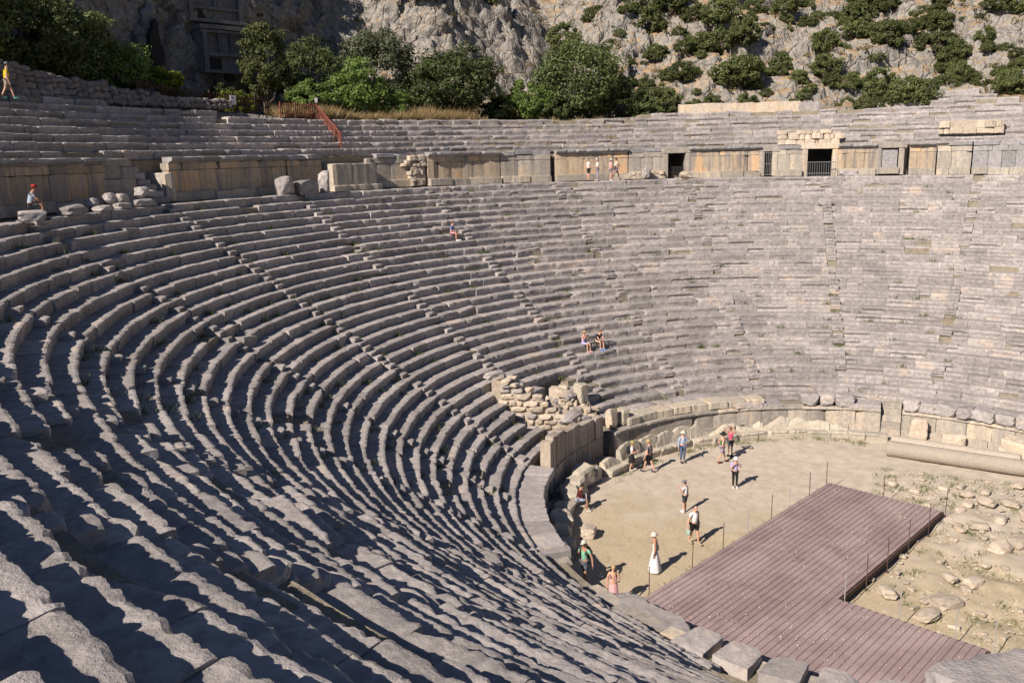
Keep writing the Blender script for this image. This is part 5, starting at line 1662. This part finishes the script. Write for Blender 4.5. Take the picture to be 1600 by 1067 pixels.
def skin_obj(name, nodes, edges, mat, parent, origin, root=0, levels=1):
    """nodes: list of (xyz, radius) in world space; grown into one continuous surface"""
    me = bpy.data.meshes.new(name)
    V = [tuple(np.array(p_) - origin) for p_, r_ in nodes]
    me.from_pydata(V, edges, [])
    me.materials.append(mat)
    o = bpy.data.objects.new(name, me); COL.objects.link(o)
    o.parent = parent
    o.modifiers.new("skin", 'SKIN'); sub = o.modifiers.new("sub", 'SUBSURF'); sub.levels = levels; sub.render_levels = levels
    sk = me.skin_vertices[0].data
    for i, (p_, r_) in enumerate(nodes):
        rr_ = r_ if hasattr(r_, "__len__") else (r_, r_)
        sk[i].radius = rr_; sk[i].use_root = (i == root)
    SKIN_JOBS.append(o)
    return o

def person(label, feet, face, h=1.72, pose="stand", arms=("down", "down"), top=None, sleeve=.5, bottom=None, legs=.55, dress=None, hat=None, hair=M_HAIRD, skin=None,
           shoes=None, bag=None, stride=.0, lean=.0, seat=None, neck=0.0, slim=1.0, group="visitors in the theatre", holds=None):
    """a figure facing azimuth 'face' (degrees); joints are solved first, then body, clothes and head are grown on them"""
    skin = skin or M_SKIN
    origin = np.array(feet, float)
    root = thing("person", label, "person", tuple(origin), group)
    WPOS_L = origin
    s = h / 1.72
    f = math.radians(face)
    Fw, Lf, Up = np.array([math.cos(f), math.sin(f), 0]), np.array([-math.sin(f), math.cos(f), 0]), np.array([0, 0, 1.0])
    def W(x, y, z): return origin + s * (Fw * x + Lf * y + Up * z)
    # --- joints
    if pose == "sit":
        hz = (seat if seat is not None else .42) / s + .10
        pel = (0.0, 0, hz); kx = .42
        J = dict(pelvis=pel)
        for sd, y in (("l", .10), ("r", -.10)):
            J["hip" + sd] = (0.03, y * .9, hz); J["knee" + sd] = (kx, y * 1.25, hz + .03); J["ank" + sd] = (kx + .02 + (.06 if sd == "l" else -.02), y * 1.1, .08); J["toe" + sd] = (kx + .18, y * 1.2, .035)
    else:
        hz = .92 - abs(stride) * .05
        J = dict(pelvis=(0, 0, hz))
        for sd, y, sg in (("l", .095, 1), ("r", -.095, -1)):
            st = stride * sg
            J["hip" + sd] = (0, y * .95, hz - .03)
            J["knee" + sd] = (st * .26 + .03, y, .49); J["ank" + sd] = (st * .48 - (.04 if st < 0 else 0), y, .085 + (.05 if st < -.3 else 0)); J["toe" + sd] = (st * .48 + .15 - (.02 if st < 0 else 0), y * 1.15, .035)
    px, py, pz = J["pelvis"]
    ln = lean
    def up(d, x=0.0, y=0.0): return (px + math.sin(ln) * d + x * math.cos(ln), y, pz + math.cos(ln) * d - x * math.sin(ln))
    J["waist"] = up(.16); J["chest"] = up(.36, .01); J["neckb"] = up(.50, .0); J["neck"] = up(.575, .02 + neck * .3); J["head"] = up(.70, .045 + neck); J["crown"] = up(.80, .04 + neck)
    for sd, y, a in (("l", 1, arms[0]), ("r", -1, arms[1])):
        sh = up(.46, 0, y * .185); J["sh" + sd] = sh
        if a == "down": el, wr = (sh[0] - .03, sh[1] + y * .05, sh[2] - .29), (sh[0] + .03, sh[1] + y * .06, sh[2] - .54)
        elif a == "out": el, wr = (sh[0] - .02, sh[1] + y * .13, sh[2] - .26), (sh[0] + .06, sh[1] + y * .21, sh[2] - .48)
        elif a == "front": el, wr = (sh[0] + .03, sh[1] + y * .06, sh[2] - .28), (sh[0] + .25, sh[1] - y * .06, sh[2] - .22)
        elif a == "face": el, wr = (sh[0] + .16, sh[1] + y * .08, sh[2] - .20), (sh[0] + .22, sh[1] - y * .08, sh[2] + .05)
        elif a == "head": el, wr = (sh[0] + .14, sh[1] + y * .20, sh[2] + .14), (sh[0] + .08, sh[1] - y * .02, sh[2] + .30)
        elif a == "raise": el, wr = (sh[0] + .06, sh[1] + y * .16, sh[2] - .18), (sh[0] + .14, sh[1] + y * .22, sh[2] + .08)
        elif a == "hip": el, wr = (sh[0] - .12, sh[1] + y * .17, sh[2] - .24), (sh[0] + .02, sh[1] + y * .02, sh[2] - .40)
        elif a == "lap": el, wr = (sh[0] + .06, sh[1] + y * .07, sh[2] - .27), (px + .30, y * .06, pz + .14)
        elif a == "knee": el, wr = (sh[0] + .18, sh[1] + y * .03, sh[2] - .24), (px + .42, y * .10, pz + .13)
        J["el" + sd], J["wr" + sd] = el, wr
    def w(n): return W(*J[n])
    # --- body: one continuous surface
    N, E = [], []
    def add(p_, r_, link=None):
        N.append((p_, r_ if hasattr(r_, "__len__") else r_ * s)); 
        if link is not None: E.append((link, len(N) - 1))
        return len(N) - 1
    k = slim
    ip = add(w("pelvis"), .118 * k); iw = add(w("waist"), .108 * k, ip); ic = add(w("chest"), .125 * k, iw); ib = add(w("neckb"), .075, ic); inn = add(w("neck"), .052, ib)
    ih = add(w("head") - s * .03 * Up, .082, inn); icr = add(w("crown"), .072, ih)
    for sd in "lr":
        a = add(w("sh" + sd), .058 * k, ib); b_ = add(w("el" + sd), .041 * k, a); c = add(w("wr" + sd), .028, b_)
        # hand: palm, four fingers of different lengths and a thumb, slightly curled
        d = w("wr" + sd) - w("el" + sd); d /= np.linalg.norm(d) + 1e-9
        side = np.cross(d, Lf); side /= np.linalg.norm(side) + 1e-9
        palm = add(w("wr" + sd) + d * .06 * s, .030, c)
        hip_ = add(w("hip" + sd), .088 * k, ip); kn = add(w("knee" + sd), .058 * k, hip_); an = add(w("ank" + sd), .037, kn); add(w("toe" + sd), .030, an)
    body = skin_obj("body", N, E, skin, root, origin)
    mb = MB()
    for sd in "lr":
        d = w("wr" + sd) - w("el" + sd); d /= np.linalg.norm(d) + 1e-9
        side = np.cross(d, Lf); side /= np.linalg.norm(side) + 1e-9
        curl = np.cross(d, side)
        pc = w("wr" + sd) + d * .075 * s
        for q, (o_, L_) in enumerate(((-.027, .060), (-.009, .072), (.009, .068), (.026, .052))):
            r0_ = pc + side * o_ * s
            mb.tube([r0_, r0_ + d * L_ * .55 * s + curl * .006 * s, r0_ + d * L_ * s + curl * .024 * s], [.0095 * s, .0085 * s, .006 * s], 5)
        r0_ = w("wr" + sd) + d * .035 * s - side * .026 * s
        mb.tube([r0_, r0_ - side * .026 * s + d * .022 * s, r0_ - side * .030 * s + d * .055 * s + curl * .012 * s], [.011 * s, .010 * s, .007 * s], 5)
    mb.build("fingers", skin, root)
    # --- head details
    hd = w("head"); 
    Mh = np.stack([Fw, Lf, Up], 1)
    mb = MB(); mb.superq(hd + Fw * .098 * s - Up * .012 * s, (.035 * s, .026 * s, .05 * s), .9, 8, Mh)
    for sg in (-1, 1): mb.superq(hd + Lf * sg * .083 * s - Up * .01 * s, (.035 * s, .018 * s, .06 * s), .9, 8, Mh)
    mb.superq(hd + Fw * .02 * s - Up * .06 * s, (.13 * s, .12 * s, .09 * s), .9, 10, Mh)
    mb.build("face", skin, root, True)
    for sg in (-1, 1):
        MB().superq(hd + Fw * .083 * s + Lf * sg * .034 * s + Up * .012 * s, (.016 * s, .026 * s, .014 * s), 1, 8, Mh).build("eye", M_EYE, root, True)
    MB().superq(hd + Fw * .084 * s - Up * .058 * s, (.014 * s, .05 * s, .014 * s), 1, 8, Mh).build("mouth", M_LIP, root, True)
    if hair is not None:
        mb = MB(); mb.superq(hd + Up * .035 * s - Fw * .022 * s, (.185 * s, .175 * s, .19 * s), .95, 12, Mh)
        if top == "long": pass
        mb.build("hair", hair, root, True)
    if hat:
        kind, hm = hat
        c = hd + Up * .055 * s
        mb = MB()
        if kind == "brim":
            mb.lathe([(.175 * s, -.012 * s), (.178 * s, 0), (.108 * s, .012 * s), (.102 * s, .06 * s), (.085 * s, .10 * s), (.03 * s, .113 * s)], c, 16, M=Mh)
        elif kind == "wide":
            mb.lathe([(.215 * s, -.03 * s), (.218 * s, -.018 * s), (.110 * s, .012 * s), (.104 * s, .07 * s), (.085 * s, .11 * s), (.03 * s, .12 * s)], c, 16, M=Mh)
        elif kind == "bucket":
            mb.lathe([(.155 * s, -.045 * s), (.157 * s, -.03 * s), (.106 * s, .02 * s), (.096 * s, .085 * s), (.03 * s, .10 * s)], c, 16, M=Mh)
        else:
            mb.lathe([(.102 * s, -.01 * s), (.104 * s, .02 * s), (.094 * s, .07 * s), (.06 * s, .10 * s), (.02 * s, .108 * s)], c, 14, M=Mh)
            mb.superq(c + Fw * .125 * s - Up * .004 * s, (.13 * s, .15 * s, .018 * s), .8, 10, Mh)
        mb.build("hat", hm, root, True)
    # --- clothes
    if top:
        N, E = [], []
        tk = 1.13
        i0 = add(w("pelvis") + Up * .03 * s, .122 * k * tk); i1 = add(w("waist"), .112 * k * tk, i0); i2 = add(w("chest"), .130 * k * tk, i1); i3 = add(w("neckb") - Up * .015 * s, .078 * 1.05, i2)
        if sleeve > 0:
            for sd in "lr":
                a = add(w("sh" + sd), .060 * k * tk, i3)
                e1 = w("sh" + sd) + (w("el" + sd) - w("sh" + sd)) * min(1, sleeve * 1.0)
                b_ = add(e1, .050 * k * tk, a)
                if sleeve > 1: add(w("wr" + sd) - (w("wr" + sd) - w("el" + sd)) * .08, .037 * tk, b_)
        skin_obj("shirt", N, E, top, root, origin)
    if bottom:
        N, E = [], []
        i0 = add(w("pelvis") + Up * .05 * s, .120 * k * 1.08)
        for sd in "lr":
            a = add(w("hip" + sd), .094 * k * 1.1, i0)
            if legs <= 1:
                b_ = add(w("hip" + sd) + (w("knee" + sd) - w("hip" + sd)) * legs, .076 * k * 1.12, a)
            else:
                b_ = add(w("knee" + sd), .062 * k * 1.16, a); add(w("ank" + sd) + Up * .03 * s, .047 * 1.15, b_)
        skin_obj("trousers" if legs > 1 else "shorts", N, E, bottom, root, origin)
    if dress:
        dm, length, flare = dress
        # a gathered skirt or dress, lofted with soft folds
        z0_ = pz - length; n = 22; V = []
        rows_ = [(pz + .50, .085), (pz + .36, .150), (pz + .15, .128), (pz, .158), (pz - length * .5, .158 + flare * .5), (z0_, .158 + flare)] if not top else [(pz + .13, .13), (pz, .160), (pz - length * .5, .165 + flare * .5), (z0_, .160 + flare)]
        for zi, (z_, r_) in enumerate(rows_):
            for q in range(n):
                t_ = 2 * math.pi * q / n; fo = 1 + (.05 * math.sin(t_ * 6 + zi * .3) if z_ < pz else 0)
                sx = .72 if z_ > pz - .05 else .86
                V.append(W(math.cos(t_) * r_ * sx * fo + math.sin(ln) * max(0, z_ - pz), math.sin(t_) * r_ * fo, z_))
        F_ = [[i_ * n + q, i_ * n + (q + 1) % n, (i_ + 1) * n + (q + 1) % n, (i_ + 1) * n + q] for i_ in range(len(rows_) - 1) for q in range(n)]
        obj("dress" if not top else "skirt", np.array(V), F_, dm, root, True)
    shm = shoes or C["slate"]
    for sd in "lr":
        a, b_ = w("ank" + sd), w("toe" + sd); c = (a * .6 + b_ * .4); c[2] = min(a[2], b_[2] + .03) * 1.0
        MB().superq(np.array([c[0], c[1], max(origin[2] + .045 * s, b_[2] + .01)]) + Fw * .03 * s, (.27 * s, .10 * s, .095 * s), .65, 10, Mh).build("shoe", shm, root, True)
    if bag:
        kind, bm_ = bag
        if kind == "backpack":
            c = w("chest") - Fw * .19 * s - Up * .06 * s
            MB().superq(c, (.17 * s, .29 * s, .44 * s), .55, 12, Mh).superq(c - Fw * .09 * s - Up * .07 * s, (.08 * s, .22 * s, .22 * s), .55, 10, Mh).build("backpack", bm_, root, True)
            mb = MB()
            for sg in (-1, 1):
                mb.tube([c + Lf * sg * .10 * s + Up * .17 * s, w("neckb") + Lf * sg * .11 * s + Up * .055 * s, w("chest") + Fw * .15 * s + Lf * sg * .11 * s, c + Lf * sg * .13 * s - Up * .12 * s], .018 * s, 5)
            mb.build("strap", bm_, root)
        elif kind == "shoulder":
            c = w("pelvis") + Lf * -.20 * s + Up * .08 * s
            MB().superq(c, (.30 * s, .11 * s, .30 * s), .6, 12, Mh).build("bag", bm_, root, True)
            MB().tube([c + Fw * .12 * s + Up * .10 * s, w("shr") + Up * .07 * s - Lf * .0, c - Fw * .12 * s + Up * .10 * s], .012 * s, 5).build("bag_strap", bm_, root)
        elif kind == "carrier":
            c = w("wrr") - Up * .24 * s + Fw * .02 * s
            MB().superq(c, (.20 * s, .11 * s, .26 * s), .7, 12, Mh).build("carrier_bag", bm_, root, True)
            MB().tube([c + Up * .10 * s, w("wrr") - Up * .06 * s], .012 * s, 5).build("bag_handle", bm_, root)
        elif kind == "jacket":
            c = w("wrl") + Up * -.05 * s
            MB().superq(c, (.13 * s, .16 * s, .40 * s), .8, 10, Mh).build("jacket", bm_, root, True)
    if holds:
        hm_, size_ = holds
        c = (w("wrl") + w("wrr")) / 2 + Fw * .09 * s + Up * .04 * s
        MB().box(c, size_, f).build("held_paper" if size_[1] > .12 else "held_phone", hm_, root)
    return root

def seat_at(az, k, back=.0):
    """a seat on row k: the feet rest on the row below"""
    q = pol(R0 + (k) * DR + .14 + back, az); q[2] = Z0 + (k - 1) * DH; return q

person("woman in white shirt and black skirt with yellow green hat and small backpack", (3.58, 12.33, 0), -70, 1.62, arms=("front", "front"), top=C["white"], dress=(C["black"], .40, .05), hat=("brim", C["olive_straw"]), bag=("backpack", C["black"]), shoes=C["cream"], stride=.15, holds=(C["slate"], (.02, .09, .15)))
person("man in grey T-shirt, black shorts and straw hat seen from behind", (3.71, 11.43, 0), 78, 1.76, arms=("out", "out"), top=C["grey"], bottom=C["black"], legs=.8, hat=("brim", C["straw"]), shoes=C["slate"], stride=.5, hair=M_HAIRD)
person("man in pale blue shirt and blue jeans with cream sun hat", (5.77, 10.14, 0), -140, 1.74, arms=("front", "down"), top=C["sky"], sleeve=1.2, bottom=C["jeans"], legs=1.5, hat=("brim", C["cream"]), shoes=C["slate"], slim=1.08)
person("woman in bright green tank top and grey shorts with black wide hat", (6.51, 8.16, 0), -60, 1.68, arms=("hip", "hip"), top=C["green"], sleeve=0, bottom=C["mauve"], legs=.95, hat=("wide", C["black"]), shoes=C["maroon"], stride=.45)
person("woman in pink top with both arms raised to her head, dark shorts", (7.69, 7.93, 0), 165, 1.66, arms=("head", "head"), top=C["pink"], sleeve=.2, bottom=C["slate"], legs=.85, hair=M_HAIRB, shoes=C["black"], skin=M_SKIN2)
person("woman in lilac top and black trousers with white hat raising a hand to her face", (3.02, 6.87, 0), -155, 1.60, arms=("face", "face"), top=C["lilac"], sleeve=.9, bottom=C["black"], legs=1.5, hat=("bucket", C["white"]), bag=("backpack", C["black"]), shoes=C["white"])
person("boy in white T-shirt, dark shorts and grey cap raising one arm", (-.86, 8.48, 0), 75, 1.52, arms=("raise", "down"), top=C["white"], bottom=C["slate"], legs=.9, hat=("cap", C["grey"]), shoes=C["white"])
person("bald man in white T-shirt and black shorts carrying a plastic bag", (-4.05, 7.36, 0), -125, 1.76, arms=("down", "out"), top=C["white"], bottom=C["black"], legs=.8, hair=None, bag=("carrier", C["sage"]), stride=.35, shoes=C["khaki"], slim=1.12, neck=.03)
person("woman in long white dress and white sun hat with mint shoulder bag", (-7.20, 8.24, 0), 100, 1.66, arms=("down", "out"), dress=(C["white"], .84, .16), hat=("bucket", C["cream"]), bag=("shoulder", C["sage"]), shoes=C["khaki"], hair=M_HAIRG, skin=M_SKIN2)
person("man in green T-shirt and dark shorts with black backpack and white cap", (-9.35, 10.45, .1), 165, 1.80, arms=("out", "out"), top=C["mint"], bottom=C["check"], legs=.85, hat=("cap", C["cream"]), bag=("backpack", C["black"]), stride=.4, skin=M_SKIN2)
person("blond woman in pale pink dress with black backpack beside the worn slab", (-10.45, 8.95, 0), 200, 1.64, arms=("front", "down"), dress=(C["pale_pink"], .45, .06), hair=M_HAIRL, bag=("backpack", C["black"]), shoes=C["khaki"])
person("person in dark red jacket reading while seated in the shade below the slab wall", (-2.55, 13.15, 0), -62, 1.68, pose="sit", seat=.50, arms=("lap", "lap"), top=C["maroon"], sleeve=1.2, bottom=C["sky"], legs=.9, hair=M_HAIRD, holds=(C["white"], (.02, .30, .20)), lean=.25, skin=M_SKIN2, shoes=C["cream"])
q = seat_at(64.5, 22)
person("woman in blue and white top seated alone high on the rows", q, 64.5 + 180 + 25, 1.66, pose="sit", seat=DH, arms=("lap", "lap"), top=C["blue"], sleeve=.6, bottom=C["rose"], legs=.95, hair=M_HAIRB, shoes=C["white"], lean=.12)
q = seat_at(58.1, 7)
person("woman in lilac top and straw hat seated raising a camera to her face", q, 58.1 + 180 + 15, 1.64, pose="sit", seat=DH, arms=("face", "face"), top=C["lilac"], sleeve=0, bottom=C["lilac"], legs=.9, hat=("brim", C["straw"]), hair=M_HAIRD, shoes=C["rose"], lean=.08, holds=(C["slate"], (.05, .13, .08)))
q = seat_at(55.2, 7)
person("man in black T-shirt and tan shorts with blue shoes seated leaning forward", q, 55.2 + 180 + 10, 1.76, pose="sit", seat=DH, arms=("knee", "knee"), top=C["black"], bottom=C["khaki"], legs=.9, hair=M_HAIRB, shoes=C["blueshoe"], lean=.42, neck=.02)
W0 = WALK_Z + .0
person("man in white shirt and dark shorts carrying a dark jacket, leftmost of four walkers", (*pol(35.55, 39.9)[:2], W0), 131, 1.74, arms=("down", "down"), top=C["white"], bottom=C["slate"], legs=.85, bag=("jacket", C["black"]), hair=M_HAIRG, lean=.10, neck=.05, shoes=C["slate"])
person("man in white shirt and long mauve trousers, second from left of four walkers", (*pol(35.6, 38.7)[:2], W0), 131, 1.66, arms=("front", "hip"), top=C["white"], bottom=C["mauve"], legs=1.5, hat=("cap", C["cream"]), hair=M_HAIRG, shoes=C["cream"])
person("woman in pink top and white cap, third from left of four walkers", (*pol(35.5, 37.0)[:2], W0), -45, 1.62, arms=("front", "front"), top=C["pale_pink"], bottom=C["mauve"], legs=.75, hat=("cap", C["white"]), hair=M_HAIRD, shoes=C["white"], holds=(C["white"], (.02, .2, .15)))
person("man in pale shirt and grey shorts striding, rightmost of four walkers", (*pol(35.65, 36.2)[:2], W0), -48, 1.76, arms=("front", "front"), top=C["cream"], bottom=C["mauve"], legs=.85, hair=M_HAIRD, stride=.75, shoes=C["black"], skin=M_SKIN2)
person("man in bright yellow T-shirt walking along the top of the dark upper seats", (*pol(42.6, 99.6)[:2], 19.72), -30, 1.78, arms=("down", "down"), top=C["yellow"], bottom=C["khaki"], legs=.85, hat=("cap", C["grey"]), stride=.55, shoes=C["teal"], lean=.06)
person("man with red cap and pale blue shirt seated on a block in shade", (*pol(35.0, 114.7)[:2], WALK_Z), -35, 1.74, pose="sit", seat=.5, arms=("lap", "knee"), top=C["sky"], bottom=C["slate"], legs=.85, hat=("cap", C["red"]), lean=.25, skin=M_SKIN2)
boulder("seat_block", "rough block that the man in the red cap sits on", "stone block", pol(34.85, 115.3, WALK_Z), (1.5, 1.2, .52), 801, M_SEAT, math.radians(60), 3, boxy=1, sink=.02)

# grow the skinned figures
dg = bpy.context.evaluated_depsgraph_get()
for o in SKIN_JOBS:
    me = bpy.data.meshes.new_from_object(o.evaluated_get(dg))
    me.name = o.name
    mats = [m_ for m_ in o.data.materials]
    old = o.data
    o.modifiers.clear(); o.data = me
    if not me.materials:
        for m_ in mats: me.materials.append(m_)
    me.polygons.foreach_set("use_smooth", np.ones(len(me.polygons), bool))
    bpy.data.meshes.remove(old)
